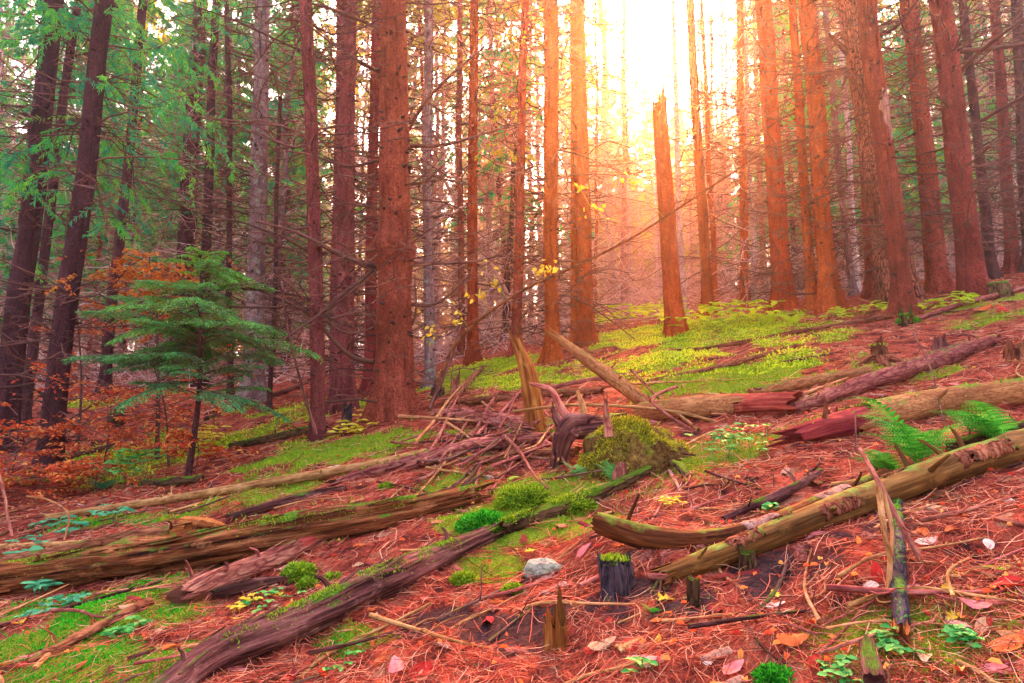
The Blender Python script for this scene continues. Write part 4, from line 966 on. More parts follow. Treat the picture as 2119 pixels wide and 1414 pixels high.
M['moss_olive'] = tinted('olive moss', ev((.08, .07, .005), (.26, .25, .012), (.48, .48, .03)), .3, .8)
part('moss_patch', mb, 'moss_olive', root)
for k, (x0, y0, x1, y1, w0, m_) in enumerate(((1285, 945, 1280, 1000, 26, 'log_red'), (1385, 955, 1430, 990, 18, 'log_moss'))):
    a_, b_ = at(x0, y0, g[1]+.10), G(x1, y1); b_[2] -= .03
    mb = MB(); tube(mb, spline([a_, (a_+b_)/2+np.array([0, -.05, .03]), b_], 18), np.linspace(.6, 1.1, 18)*w0/2/F*d, 12, .3, 9, k, 1, 0, ridges=.3); part('root', mb, m_, root)
q = spline([at(1262, 905, g[1]+.02), at(1256, 870, g[1]+.03), at(1254, 832, g[1]+.03)], 16)
mb = MB(); tube(mb, q, np.linspace(24, 9, 16)/2/F*d, 12, .15, 10, 4, 0, 1.6, ridges=.2); part('wooden_spike', mb, 'log_red', root)

# stone
ico = bpy.data.meshes.new('tmp'); import bmesh
bm = bmesh.new(); bmesh.ops.create_icosphere(bm, subdivisions=5, radius=1); 
vs = np.array([x.co[:] for x in bm.verts]); fs = np.array([[x.index for x in f.verts] for f in bm.faces]); bm.free(); bpy.data.meshes.remove(ico)
m, n, b = _mat('pale lichen stone'); bk = _attr(n, 'bk').outputs['Vector']
cst = _ramp(n, _noise(n, bk, 3, 8, .7), [(.3, (.07, .06, .05)), (.44, (.20, .17, .13)), (.56, (.36, .32, .26)), (.66, (.17, .17, .06))])
n.links.new(cst, b.inputs['Base Color']); b.inputs['Roughness'].default_value = .8; _bump(n, b, _noise(n, bk, 9, 6), .6, .02); M['stone'] = m
def stone(px, py, wpx, label, hz=.55):
    g = G(px, py); s_ = wpx/2/F*depth(g)
    q = vs*(1+.16*fbm(vs[:, 0]*1.3+px, vs[:, 1]*1.3, vs[:, 2]*1.3, 3, 4))[:, None]*np.array([s_, s_*.8, s_*hz])+g+np.array([0, 0, s_*hz*.12])
    mb = MB(); mb.add(q, tris=fs, bk=vs); single('stone', mb, 'stone', g, label, 'stone')
stone(1126, 1185, 84, 'pale grey rounded stone with lichen in the central foreground', .62)
stone(1012, 990, 20, 'small brownish stone in front of the tangle')

# ------------------------------------------------------------------ single branches with their own shape
def branch(label, pts, w0, w1, mat='stick', name='fallen_branch', twigs=3, n=24, group=None, lift=0.):
    P, Rr = ground_path(pts, np.linspace(w0, w1, len(pts)))
    P[:, 2] += lift
    p = spline(P, n); r = np.linspace(Rr[0], Rr[-1], n)
    mb = MB(); tube(mb, p, r, 8, .08, 9, int(pts[0][0]) % 97, .3, .3)
    for k in range(twigs):
        i0 = int(rng.integers(4, n-2)); T = unit(p[i0]-p[i0-1]); D = unit(T+rdir(1)[0]*.8+np.array([0, 0, .25]))
        l = rng.uniform(.06, .2); q = limb_batch(p[i0][None], D[None], np.array([l]), np.array([.1]), 6)[0]
        tube(mb, q, np.linspace(r[i0]*.55, .0015, 6), 5, 0, 5, k)
    return single(name, mb, mat, p[n//2], label, 'branch', group)
gY = G(1835, 1225)[1]
branch('forked pale stick hanging straight down from the front log', [(1818, 1010, gY+.12), (1830, 1100, gY+.03), (1842, 1160, gY), (1836, 1228, gY-.01)], 13, 10, 'stick_tan', twigs=0)
branch('second pale stick beside the forked one below the front log', [(1828, 1020, gY+.13), (1845, 1090, gY+.06), (1846, 1150, gY+.02)], 10, 7, 'stick_tan', twigs=0)
branch('reddish straight stick leaning over the front log', [(1780, 930, gY+.45), (1822, 1005, gY+.2), (1885, 1125, gY+.08), (1903, 1155, gY+.06)], 9, 13, 'stick', twigs=1)
branch('long tan stick lying right of the dark mossy log', [(1808, 1147), (1900, 1163), (2010, 1180), (2125, 1222)], 7, 10, 'stick_tan')
branch('grey stick lying below the front log at the right edge', [(1905, 1062), (1990, 1062), (2060, 1075), (2125, 1088)], 7, 9)
branch('grey bent stick under the front log reaching the right edge', [(1925, 1040), (1990, 1005), (2060, 975), (2130, 950)], 7, 9, 'log_purple')
branch('pinkish slanted stick in the bottom right litter', [(1690, 1358), (1745, 1308), (1800, 1250), (1835, 1232)], 9, 5)
branch('thin red stick low in the bottom right corner', [(1980, 1370), (2030, 1395), (2060, 1420)], 14, 14, 'stick_tan')
branch('long thin branch slanting down from the mound to the moss', [(1105, 1058), (1200, 1020), (1330, 975), (1450, 905), (1530, 878)], 9, 6, 'stick_tan', n=36)
branch('curved thin branch arching over the mound', [(1400, 800, 6.6), (1350, 830, 6.3), (1430, 890, 6.0), (1465, 905, 5.9)], 7, 7, 'stick')
branch('long thin branch leaning across the red ended log', [(1305, 765, 7.4), (1370, 830, 6.7), (1445, 890, 5.9)], 6, 8, 'log_brown')
branch('thin branch lying level in front of the leaning splintered log', [(1060, 852, 6.6), (1200, 838, 6.6), (1380, 850, 6.4), (1520, 885, 6.0)], 6, 8, 'stick_tan', n=36)
branch('pale looping vine at the left edge', [(55, 1028, 5.6), (100, 1035, 5.6), (140, 1062, 5.5), (138, 1100, 5.45), (132, 1118, 5.4)], 5, 4, 'stick_tan', twigs=0)
branch('pinkish bent stem rising at the far left edge', [(-10, 960, 5.6), (8, 1020, 5.5), (16, 1070, 5.4), (26, 1112, 5.3)], 7, 6, 'stick', twigs=1)
branch('tan stick lying level at the left edge', [(0, 1132), (90, 1128), (200, 1122)], 12, 10, 'stick_tan', twigs=0)
branch('thin straight twig standing up at lower left', [(0, 1262), (60, 1255), (140, 1250)], 4, 3)
branch('short forked stick beside the curved log end', [(1385, 975), (1400, 1000), (1408, 1018)], 9, 6, 'wood_pale')
branch('brown branch below the stone reaching to the left', [(900, 1285), (1000, 1240), (1060, 1215), (1140, 1190)], 8, 10, 'log_purple')
branch('dark root like branch in the bottom centre', [(1010, 1330), (1060, 1290), (1130, 1240)], 8, 6, 'log_purple')
branch('reddish stick left of the charred stump', [(1200, 1215), (1240, 1195)], 14, 12, 'stick', n=12, twigs=0)
branch('flat bark strip right of the charred stump', [(1345, 1195), (1400, 1198)], 16, 14, 'stick', n=12, twigs=0)
branch('reddish stick with a forked tip above the curved log', [(1410, 1062), (1470, 1040), (1520, 1022)], 9, 6)
branch('long thin branch above the red ended log at right', [(1650, 820), (1720, 795), (1760, 780)], 7, 5, 'stick_tan')
branch('thin bare sapling stem crossing the right slope', [(1890, 690, 6.5), (1925, 760, 5.6), (1950, 860, 4.9), (1990, 1000, 4.3)], 3, 4, 'log_purple', twigs=5)
branch('slender upright twig before the broken red log', [(1770, 850, 4.6), (1772, 960, 4.5)], 3, 4, 'log_purple', twigs=2)
branch('bare branch rising against the foot of the slim brown trunk', [(655, 900, 8.1), (625, 800, 8.2), (600, 700, 8.3), (575, 560, 8.5)], 7, 3, 'log_purple', twigs=5)
branch('dark leaning branch propped right of the massive spruce', [(890, 845, 8.9), (930, 750, 9.0), (955, 670, 9.1)], 9, 5, 'log_purple', twigs=3)

# the tangle of curved dead branches in the centre
for k in range(52):
    a = rng.uniform(890, 1175); b_ = rng.uniform(845, 985); L = rng.uniform(60, 190); an = rng.normal(-.28, .5); c_ = rng.normal()*28
    pts = [(a+math.cos(an)*L*t, b_+math.sin(an)*L*t+c_*math.sin(t*3.1)*1.0) for t in (-.5, -.15, .2, .5)]
    branch('curved dead branch in the tangle between the massive spruce and the mound', pts, rng.uniform(4, 9), rng.uniform(2.5, 5), ['stick', 'log_red', 'stick_tan', 'log_purple', 'stick'][k % 5], twigs=2, group='tangled dead branches', lift=rng.uniform(0, .10), n=18)

# sticks strewn over the floor: a dozen shapes, copied
shapes = []
for k in range(12):
    L = 1.0; c_ = rng.normal()*.08
    p = spline([(-.5, 0, .01), (-.18, c_, .02), (.2, c_*.6+rng.normal()*.03, .015), (.5, rng.normal()*.06, .02)], 20)
    mb = MB(); tube(mb, p, np.linspace(.013, .005, 20)*rng.uniform(.7, 1.4), 6, .1, 9, k, .4, .4)
    for t in range(int(rng.integers(1, 5))):
        i0 = int(rng.integers(3, 17)); D = unit(np.array([1., rng.choice([-1, 1])*rng.uniform(.4, 1.2), rng.uniform(0, .5)]))
        q = limb_batch(p[i0][None], D[None], np.array([rng.uniform(.1, .3)]), np.array([0.]), 6)[0]; tube(mb, q, np.linspace(.006, .002, 6), 5)
    shapes.append([mb.mesh('fallen_stick', mm_) for mm_ in (['stick', 'stick_tan', 'log_purple'][k % 3],)][0])
def lay(o, x, y, heading, scale, up=0., tilt=0.):
    nrm = gnormal(np.array(x), np.array(y)).reshape(3)
    h = np.array([math.cos(heading), math.sin(heading), 0]); X = unit(h-nrm*(h@nrm)); Yv = np.cross(nrm, X)
    R3 = Matrix(((X[0], Yv[0], nrm[0]), (X[1], Yv[1], nrm[1]), (X[2], Yv[2], nrm[2]))).to_4x4()
    o.matrix_world = Matrix.Translation((x, y, float(H(x, y))+up)) @ R3 @ Matrix.Rotation(tilt, 4, 'Y') @ Matrix.Diagonal((*scale, 1)) if isinstance(scale, tuple) else Matrix.Translation((x, y, float(H(x, y))+up)) @ R3 @ Matrix.Rotation(tilt, 4, 'Y') @ Matrix.Scale(scale, 4)
ns = 230
xs, ys = scatter(ns, 2.1, 13, 1.0, .78)
for x, y in zip(xs, ys):
    o = link('fallen_stick', shapes[int(rng.integers(12))])
    tag(o, 'thin brown stick lying loose among the fallen needles', 'stick', 'loose sticks on the forest floor')
    lay(o, x, y, rng.normal(.45, .8), float(rng.uniform(.25, .8)*(1+y*.05)), .004)
# bark flakes and wood chips
flk = []
for k in range(6):
    mb = MB(); nu_, nv_ = 9, 6; a, b_ = np.meshgrid(np.linspace(-1, 1, nu_), np.linspace(-1, 1, nv_))
    ed = 1+.25*fbm(a*1.5+k*3, b_*1.5, 0, k, 2)
    v_ = np.stack([a*.06*ed, b_*.026*ed, .012-.012*b_**2+.004*fbm(a*3+k, b_*3, 0, 2, 2)], -1); i = np.arange(nv_-1)[:, None]*nu_+np.arange(nu_-1)[None]
    q_ = np.stack([i, i+1, i+nu_+1, i+nu_], -1).reshape(-1, 4)
    mb.add(v_, q_, bk=v_.reshape(-1, 3)*3); lo = v_.copy(); lo[..., 2] -= .005; mb.add(lo, q_[:, ::-1], bk=v_.reshape(-1, 3)*3)
    flk.append(mb.mesh('bark_flake', ['wood_pale', 'log_red', 'stick', 'wood_red', 'stick_tan', 'log_brown'][k]))
for x, y in zip(*scatter(240, 2.1, 9, .9, .78)):
    o = tag(link('bark_flake', flk[int(rng.integers(6))]), 'small flake of bark lying on the needle litter', 'bark flake', 'bark flakes on the floor')
    lay(o, x, y, rng.uniform(0, 6.28), float(rng.uniform(.35, 1.1)), .006, rng.normal()*.15)

# ------------------------------------------------------------------ fallen leaves
def leaf_mesh(k, mat, star=False):
    mb = MB(); nu_, nv_ = 13, 7
    t = np.linspace(0, 1, nu_)[None]; s = np.linspace(-1, 1, nv_)[:, None]
    wd = .30*np.sin(np.pi*t**.8)**.75*(1-.25*t)+.006
    if star: wd = wd*(1+.45*np.cos(t*19))
    wd = wd*(1+.05*np.sin(t*40))
    cu = [.35, -.3, .6, .15, -.5, .8][k % 6]; cl = [.5, .9, -.4, 1.2, .3, -.7][k % 6]
    x = (t-.5)*1.0+0*s; y = s*wd; z = cu*(y**2)*2.2+cl*.28*(t-.5)**2+.03*fbm(x*4+k, y*4, 0, k, 2)-.012*np.abs(np.sin(t*22))*np.abs(s)
    z = z-z.min()+.01
    i = np.arange(nv_-1)[:, None]*nu_+np.arange(nu_-1)[None]; q_ = np.stack([i, i+1, i+nu_+1, i+nu_], -1).reshape(-1, 4)
    v_ = np.stack([x, y, z], -1); mb.add(v_, q_, tint=np.clip(.5+.5*fbm(x*3+k, y*3, 0, 3, 3)-.35*(np.abs(s) < .1), 0, 1).ravel())
    st = spline([(-.5, 0, float(z[nv_//2, 0])), (-.62, .01, .03), (-.78, .04, .01)], 6); tube(mb, st, np.full(6, .008), 4, tint_=None) if False else tubes(mb, st[None], np.full((1, 6), .008), 4, tint=.1)
    return mb.mesh('fallen_leaf', mat)
LM = {}
def leaf_of(col, k=None):
    k = int(rng.integers(6)) if k is None else k
    if (col, k) not in LM: LM[col, k] = leaf_mesh(k, 'leaf_'+col, col in ('gold',) and k % 2 == 0)
    return LM[col, k]
def leaf(px, py, wpx, col, label, heading=None, k=None, up=.006, tilt=0., group=None):
    g = G(px, py); s_ = wpx/F*depth(g)
    o = tag(link('fallen_leaf', leaf_of(col, k)), label, 'leaf', group)
    lay(o, g[0], g[1], rng.uniform(0, 6.28) if heading is None else heading, float(s_), up, tilt)
for a in [(597, 1266, 52, 'orange', 'orange leaf lying left of the purple foreground log'), (48, 1382, 46, 'red', 'bright red leaf on the moss in the lower left corner', .3), (355, 1345, 40, 'orange', 'orange leaf beside the near end of the foreground log', .9), (790, 1368, 44, 'orange', 'folded orange red leaf at the bottom edge left of centre', 1.2), (1208, 1152, 56, 'pink', 'broad pink leaf standing between the stone and the charred stump', .1, 2, .015, -.5),
          (1240, 1132, 24, 'red', 'small red leaf behind the charred stump'), (1290, 1128, 40, 'orange', 'orange leaf right behind the charred stump', .4), (1248, 1340, 64, 'tan', 'curled tan leaf in the bottom centre litter', .2), (1306, 1338, 60, 'red', 'crumpled red leaf in the bottom centre beside a tan one', 1.4, 2), (1320, 1368, 50, 'pink', 'pink leaf lying below the crumpled red one', 2.4), (1360, 1340, 26, 'orange', 'small orange leaf right of the crumpled red one'),
          (1640, 1330, 72, 'orange', 'large crinkled orange leaf in the bottom right litter', .1, 1), (1918, 1126, 54, 'pale', 'pale pinkish leaf right of the dark mossy log', .2, 3), (2062, 1180, 56, 'lime', 'lime green leaf at the right edge', 2.5, 3), (2088, 1218, 70, 'red', 'deep red leaf at the right edge under the lime one', 2.6, 5), (1815, 1196, 44, 'red', 'orange red leaf against the dark mossy log', 1.2, 2, .02, -.6), (1982, 1192, 32, 'gold', 'golden leaf left of the lime leaf', 1), (1975, 1280, 36, 'gold', 'pale golden lobed leaf at lower right', .4), (2020, 1258, 60, 'pink', 'pinkish curled leaf at lower right', 2.2, 1), (1520, 1390, 60, 'pink', 'lilac pink leaf at the bottom edge', .5, 0), (1690, 1375, 54, 'red', 'curled red leaf at the bottom edge right of centre', .8, 2), (2090, 1340, 90, 'orange', 'big orange leaf in the bottom right corner', .4), (2060, 1400, 70, 'pink', 'big pinkish leaf at the very bottom right', 2.6), (2045, 1130, 36, 'pale', 'whitish leaf fragment right of the long tan stick', 1.2), (1905, 1048, 44, 'orange', 'dry orange leaf under the front log', .7), (1935, 1055, 50, 'tan', 'dry tan leaf under the front log beside an orange one', 1.6),
          (750, 1190, 24, 'teal', 'small blue green leaf above the foreground log', .2), (742, 1172, 24, 'tan', 'round tan leaf above the blue green leaf', .2), (2035, 642, 44, 'orange', 'orange leaves patch on the slope below the stout trunk', .2), (2075, 645, 40, 'red', 'red orange leaf on the slope at the right edge', 1.2), (420, 1405, 40, 'tan', 'tan leaf at the bottom edge by the foreground log', .8), (490, 1392, 46, 'pink', 'pink leaf half under the foreground log', .2), (110, 1185, 40, 'lime', 'yellow green leaf hanging by the left edge log', .8), (270, 1260, 46, 'tan', 'tan leaf in the green moss', .3), (690, 970, 30, 'pale', 'pale leaf above the thin pole', .4), (1065, 995, 34, 'lime', 'bright lime leaf below the tangle', .4), (1385, 1335, 30, 'orange', 'small orange leaf right of the splintered stump', .1), (770, 1265, 26, 'orange', 'orange leaf on the foreground log', .6), (600, 1320, 30, 'tan', 'tan leaf lying before the purple log', 1.), (880, 1395, 70, 'red', 'large red leaf at the bottom edge left of the splintered stump', .4), (820, 1385, 60, 'pink', 'pink dry leaf cluster at the bottom edge', 1.8)]:
    leaf(*a)
cols = ['orange', 'red', 'pink', 'tan', 'pale', 'orange', 'red', 'gold']
nl_ = 190; xs, ys = scatter(nl_, 2.1, 8.5, 1.2, .78)
for x, y in zip(xs, ys):
    c_ = cols[int(rng.integers(8))]
    o = tag(link('fallen_leaf', leaf_of(c_)), 'small dry %s leaf strewn on the forest floor' % {'pink': 'pinkish', 'pale': 'whitish', 'gold': 'golden'}.get(c_, c_), 'leaf', 'strewn dry %s leaves' % c_)
    lay(o, x, y, rng.uniform(0, 6.28), float(rng.uniform(.04, .105)), .006, rng.normal()*.25)
# copper leaf litter too many to count
mb = MB()
x, y = scatter(14000, 2.2, 18, .9, .85)
px_, py_ = project(np.stack([x, y, H(x, y)], -1))
pr = .05+.92*((px_ < 480) & (py_ < 1060))+.10*((px_ > 1500) & (py_ > 880))
kk = rng.random(len(x)) < pr; x, y = x[kk], y[kk]
leafs(mb, np.stack([x, y, H(x, y)+.008+.02*rng.random(len(x))], -1), unit(rdir(len(x), .3)), unit(gnormal(x, y)+rdir(len(x))*.5), .040*rng.uniform(.5, 1.2, len(x)), .022, fold=.5)
tag(link('leaf_litter', mb.mesh('leaf_litter', 'beech')), 'small copper red leaves littered over the needle floor', 'leaf litter', kind='stuff')

# ------------------------------------------------------------------ plants
def fern(px, py, nf, Lpx, label, a0=0., a1=6.28, up=.75, mat='fern', Y=None):
    g = G(px, py) if Y is None else at(px, py, Y); L0 = Lpx/F*depth(g)
    root = thing('fern', g, label, 'fern')
    for k in range(nf):
        a = a0+(a1-a0)*(k+.5)/nf+rng.normal()*.12; L = L0*rng.uniform(.75, 1.1)
        h = np.array([math.cos(a), math.sin(a), 0]); rise = up*rng.uniform(.7, 1.2)
        t = np.linspace(0, 1, 24)
        p = g+h*(L*(t*.35+.4*t**2))[:, None]+np.array([0, 0, 1.])*(L*(rise*t-.42*rise*t**2.6))[:, None]
        T = unit(np.gradient(p, axis=0)); S = unit(np.cross(T, [0, 0, 1.])); U = np.cross(S, T)
        mb = MB(); tubes(mb, p[None], (L*.008*np.linspace(1, .2, 24))[None], 4, tint=.6)
        npn = 15; tt = np.linspace(.16, .97, npn); pl = L*.27*np.sin(np.clip((1-tt)*1.9+.12, 0, np.pi/2))*np.minimum(1, (tt-.08)*7)
        PP, DD, NN, LL, WW, TI = [], [], [], [], [], []
        for s_ in (1, -1):
            for q in range(npn):
                f = tt[q]*23; i0 = min(int(f), 22); c = p[i0]+(p[i0+1]-p[i0])*(f-i0)
                d = unit(S[i0]*s_+T[i0]*.42-U[i0]*.12); m_ = max(4, int(pl[q]/L*34)); w_ = np.linspace(.04, .97, m_)
                side = unit(np.cross(U[i0], d))
                for w2, sg in ((w_, 1), (w_, -1)):
                    PP.append(c+d*(pl[q]*w2)[:, None]-U[i0]*(pl[q]*.18*w2**2)[:, None]); DD.append(np.tile(unit(side*sg+d*.55), (m_, 1))); NN.append(np.tile(U[i0]+.15*rdir(1)[0], (m_, 1)))
                    LL.append(np.minimum(pl[q]*.26, L*.030)*(1.1-w2*.85)); WW.append(np.full(m_, pl[q]*1.0/m_)); TI.append(np.full(m_, rng.uniform(.2, .9)))
        leafs(mb, np.concatenate(PP), np.concatenate(DD), np.concatenate(NN), np.concatenate(LL), np.concatenate(WW)*1.15, .1, .1, tint=np.concatenate(TI))
        part('frond', mb, mat, root)
fern(1900, 970, 9, 175, 'large bright green fern growing behind the front log', -.3, 5.6, 1.15)
fern(1845, 985, 7, 120, 'lower dense fern left of the large bright one', .8, 4.4, .75)
fern(2075, 925, 7, 190, 'arching fern fronds at the right edge above the front log', .9, 4.0, .85)
fern(1265, 1000, 4, 62, 'small upright fern in front of the mound', .6, 2.6, 1.3, 'herb')
fern(1195, 990, 4, 52, 'tiny fern left of the small upright one', .6, 3.0, 1.1, 'herb')
fern(1350, 1270, 6, 36, 'tiny green fern tuft in the needles below the front log', 0, 6.28, .7)
fern(215, 1015, 6, 60, 'pale fern in the shade below the young fir', 0, 6.28, .6, 'herb_teal')
fern(1640, 672, 6, 60, 'yellow green fern by the foot of the thick orange trunk', 0, 6.28, .8, 'cover')
fern(1590, 672, 6, 52, 'yellow green fern left of the one by the thick orange trunk', 0, 6.28, .8, 'cover')
def herb(px, py, n_, spread, lpx, mat, label, name='herb', cat='plant', tri=True, hpx=30, wid=.8):
    g = G(px, py); k = 1/F*depth(g); root = thing(name, g, label, cat)
    mbs, mbl = MB(), MB()
    a = rng.random(n_)*6.28; q = np.sqrt(rng.random(n_))*spread*k
    bx, by = g[0]+np.cos(a)*q, g[1]+np.sin(a)*q*1.2; b0 = np.stack([bx, by, H(bx, by)], 1)
    tp = b0+np.stack([rng.normal(size=n_)*.2, rng.normal(size=n_)*.2, rng.uniform(.5, 1.1, n_)], 1)*hpx*k
    tubes(mbs, np.stack([b0, (b0+tp)/2+rng.normal(size=(n_, 3))*.1*hpx*k, tp], 1), np.full((n_, 3), .0014), 4); part('stems', mbs, mat, root)
    for j in range(3 if tri else 5):
        an = a+j*2*math.pi/(3 if tri else 5)+rng.normal(size=n_)*.15
        d = np.stack([np.cos(an), np.sin(an), rng.uniform(-.15, .25, n_)], 1)
        leafs(mbl, tp, d, np.array([0, -.25, 1.])+rdir(n_)*.2, lpx*k*rng.uniform(.7, 1.2, n_), lpx*k*wid, .12, .12)
    part('leaves', mbl, mat, root)
herb(1850, 1350, 14, 40, 22, 'herb', 'clover like green plant below the dark mossy log', hpx=26)
herb(2000, 1330, 12, 32, 22, 'herb', 'round clump of green clover near the bottom right', hpx=24)
herb(1760, 1405, 14, 50, 22, 'herb', 'green clover clump at the bottom edge by the short dark log', hpx=22)
herb(1330, 1385, 9, 30, 20, 'herb', 'small green plant at the bottom centre by the red leaf', hpx=20)
herb(1520, 955, 40, 70, 15, 'herb', 'low leafy green bush between the mound and the curved log', hpx=60, name='leafy_bush', cat='bush')
herb(1600, 1060, 6, 14, 18, 'herb', 'little green sprig on the twisted branch', hpx=14)
herb(505, 1262, 12, 24, 13, 'yellow', 'yellow leaved little plant before the reddish torn log', hpx=18)
herb(430, 930, 20, 30, 14, 'yellow', 'yellow leaved bush right of the young fir', hpx=40, name='leafy_bush', cat='bush')
herb(745, 885, 16, 50, 18, 'yellow', 'yellow leaves low at the foot of the massive spruce', hpx=16)
herb(1390, 1045, 12, 30, 11, 'yellow', 'yellow green sprouts above the curved log', hpx=14)
herb(25, 1180, 6, 34, 32, 'herb_teal', 'broad blue green leaves at the left edge', tri=True, hpx=30)
herb(80, 1240, 6, 20, 30, 'herb_teal', 'fan leaved green plant on the left moss', tri=False, hpx=40, wid=.35)
herb(110, 1265, 22, 60, 16, 'herb_teal', 'blue green clover in the left moss', hpx=12)
herb(265, 1310, 16, 36, 18, 'herb', 'green sorrel patch right of the left moss', hpx=14)
herb(480, 1160, 5, 14, 20, 'herb_teal', 'small teal leaved sprout under the big decayed log', hpx=18)
herb(255, 1010, 40, 60, 15, 'herb', 'dark green leafy bush in the shade below the young fir', hpx=70, name='leafy_bush', cat='bush')
herb(150, 1085, 26, 110, 18, 'herb_teal', 'pale green leafy patch above the tan stick at left', hpx=16)
herb(560, 1250, 12, 60, 15, 'herb', 'scattered small green leaves by the yellow plant', hpx=12)
herb(700, 1370, 10, 50, 15, 'herb', 'scattered green leaves in the bottom litter left of centre', hpx=12)
herb(1960, 640, 20, 60, 16, 'cover', 'yellow green tuft at the foot of the stout trunk', hpx=20)
herb(1760, 655, 24, 70, 14, 'cover', 'yellow green sprouts between the red trunk and the peeled trunk', hpx=18)
herb(1480, 668, 60, 130, 18, 'cover', 'sunlit yellow green leafy patch right of the broken trunk', hpx=34, name='leafy_patch', cat='plants')
herb(1300, 672, 50, 110, 18, 'cover', 'sunlit yellow green leafy patch left of the broken trunk', hpx=40, name='leafy_patch', cat='plants')
# moss cushions
def cushion(px, py, wpx, label, mat='moss', n_=1200):
    g = G(px, py); s_ = wpx/2/F*depth(g)
    q = vs[vs[:, 2] > -.35]; d = unit(q[rng.integers(0, len(q), n_)]+.0)
    c = g+d*np.array([s_, s_*.8, s_*.55])*(1+.22*fbm(d[:, 0]*2.5+px, d[:, 1]*2.5, d[:, 2]*2.5, 3, 3))[:, None]
    mb = MB(); qq = vs*np.array([s_, s_*.8, s_*.55])*.93*(1+.22*fbm(vs[:, 0]*2.5+px, vs[:, 1]*2.5, vs[:, 2]*2.5, 3, 3))[:, None]+g; mb.add(qq, tris=fs, tint=.15)
    leafs(mb, c, unit(d+rdir(n_)*.8), rdir(n_), .032*rng.uniform(.5, 1.2, n_)*max(.7, s_/.1)**.5, .008)
    single('moss_cushion', mb, mat, g, label, 'moss')
for a in [(715, 1072, 66, 'bright green moss cushion on the middle of the big decayed log'), (820, 1062, 56, 'green moss cushion right of the brightest one on the decayed log'), (570, 1092, 70, 'moss cushion on the left half of the big decayed log'), (622, 1190, 62, 'round moss cushion between the reddish log and the purple log'), (640, 1212, 36, 'smaller moss cushion just below the round one'), (1085, 1040, 110, 'dark mossy hump with a hole left of the mound', 'moss', 3000), (1000, 1090, 90, 'vivid green moss hump above the far end of the foreground log', 'moss_deep', 2600), (1062, 1225, 34, 'small moss tuft below the stone'), (690, 1200, 26, 'tiny moss tuft right of the round cushion'), (800, 1010, 26, 'tiny moss tuft under the rotten log end'), (1180, 1055, 90, 'low moss hump on the moss coated log', 'moss', 2000), (1600, 1408, 60, 'dark moss tuft at the bottom edge', 'moss_deep'), (960, 1205, 50, 'moss tuft right of the crumbling log half'), (1880, 668, 40, 'dark green moss clump on the low stump by the peeled trunk', 'moss_deep')]:
    cushion(*a)

# young fir
g = G(387, 988); dd = depth(g); k = dd/F
root = thing('young_fir', g, 'young green fir with flat tiered boughs standing among copper beech leaves', 'tree')
tp = g+np.array([-.06, .05, 485*k])
p = spline([g-np.array([0, 0, .1]), g+np.array([.07, 0, .9]), g+np.array([.02, .02, 1.8]), tp], 40)
mb = MB(); tube(mb, p, np.linspace(.042, .006, 40), 10, .06, 4, 3); part('trunk', mb, 'spruce_shaded', root)
mbt, mbf = MB(), MB()
nb = 84; tz = np.sort(rng.uniform(.36, .985, nb)); az = rng.random(nb)*6.28
for q in range(nb):
    i0 = tz[q]*39; c = np.array([np.interp(i0, np.arange(40), p[:, j]) for j in range(3)]); z = tz[q]
    L = (1.42*np.interp(z, [.34, .45, .62, .8, 1.0], [.55, .82, .92, .6, .14]))*rng.uniform(.45, 1.12)
    h = np.array([math.cos(az[q]), math.sin(az[q]), 0]); t = np.linspace(0, 1, 10)
    ax = c+h*(L*t)[:, None]+np.array([0, 0, 1.])*(L*(rng.uniform(.05, .62)*t-rng.uniform(.2, .45)*t**2))[:, None]
    tubes(mbt, ax[None], np.linspace(.009, .002, 10)[None], 5, tint=.3)
    nlat = max(5, int(L*20)); tl = np.linspace(.16, .97, nlat); f = tl*9; i1 = np.minimum(f.astype(int), 8); fr = (f-i1)[:, None]
    S0 = ax[i1]*(1-fr)+ax[i1+1]*fr; T = unit(ax[i1+1]-ax[i1]); Sd = unit(np.cross(T, [0, 0, 1.]))
    for sg in (1, -1):
        D = unit(T*.8+Sd*sg*.75+np.array([0, 0, -.12])+rdir(nlat)*.12); Ll = L*(.42*(1-tl)+.09)*rng.uniform(.75, 1.15, nlat)
        P2 = limb_batch(S0, D, Ll, np.full(nlat, -.12), 5, .03); tubes(mbt, P2, np.full((nlat, 5), .0022), 3, tint=.5)
        dn = 16; bi = np.repeat(np.arange(nlat), dn); tt = rng.uniform(.02, 1, nlat*dn); f2 = tt*4; j0 = np.minimum(f2.astype(int), 3); f3 = (f2-j0)[:, None]
        SS = P2[bi, j0]*(1-f3)+P2[bi, j0+1]*f3; TT = unit(P2[bi, j0+1]-P2[bi, j0]); s2 = unit(np.cross(TT, [0, 0, 1.]))*np.where(rng.random((len(bi), 1)) < .5, 1, -1)
        leafs(mbf, SS, unit(TT*.8+s2*.8+rdir(len(bi))*.25), np.array([0, 0, 1.])+rdir(len(bi))*.3, rng.uniform(.035, .075, len(bi))*(.6+.4*L), .011, .1, .1, tint=np.clip(rng.random(len(bi))*.35+.65*(.25*(rng.random())+.75*np.clip((z-.4)*1.3, 0, 1)*.8), 0, 1))
part('boughs', mbt, 'twig', root); part('crown', mbf, 'fir', root)

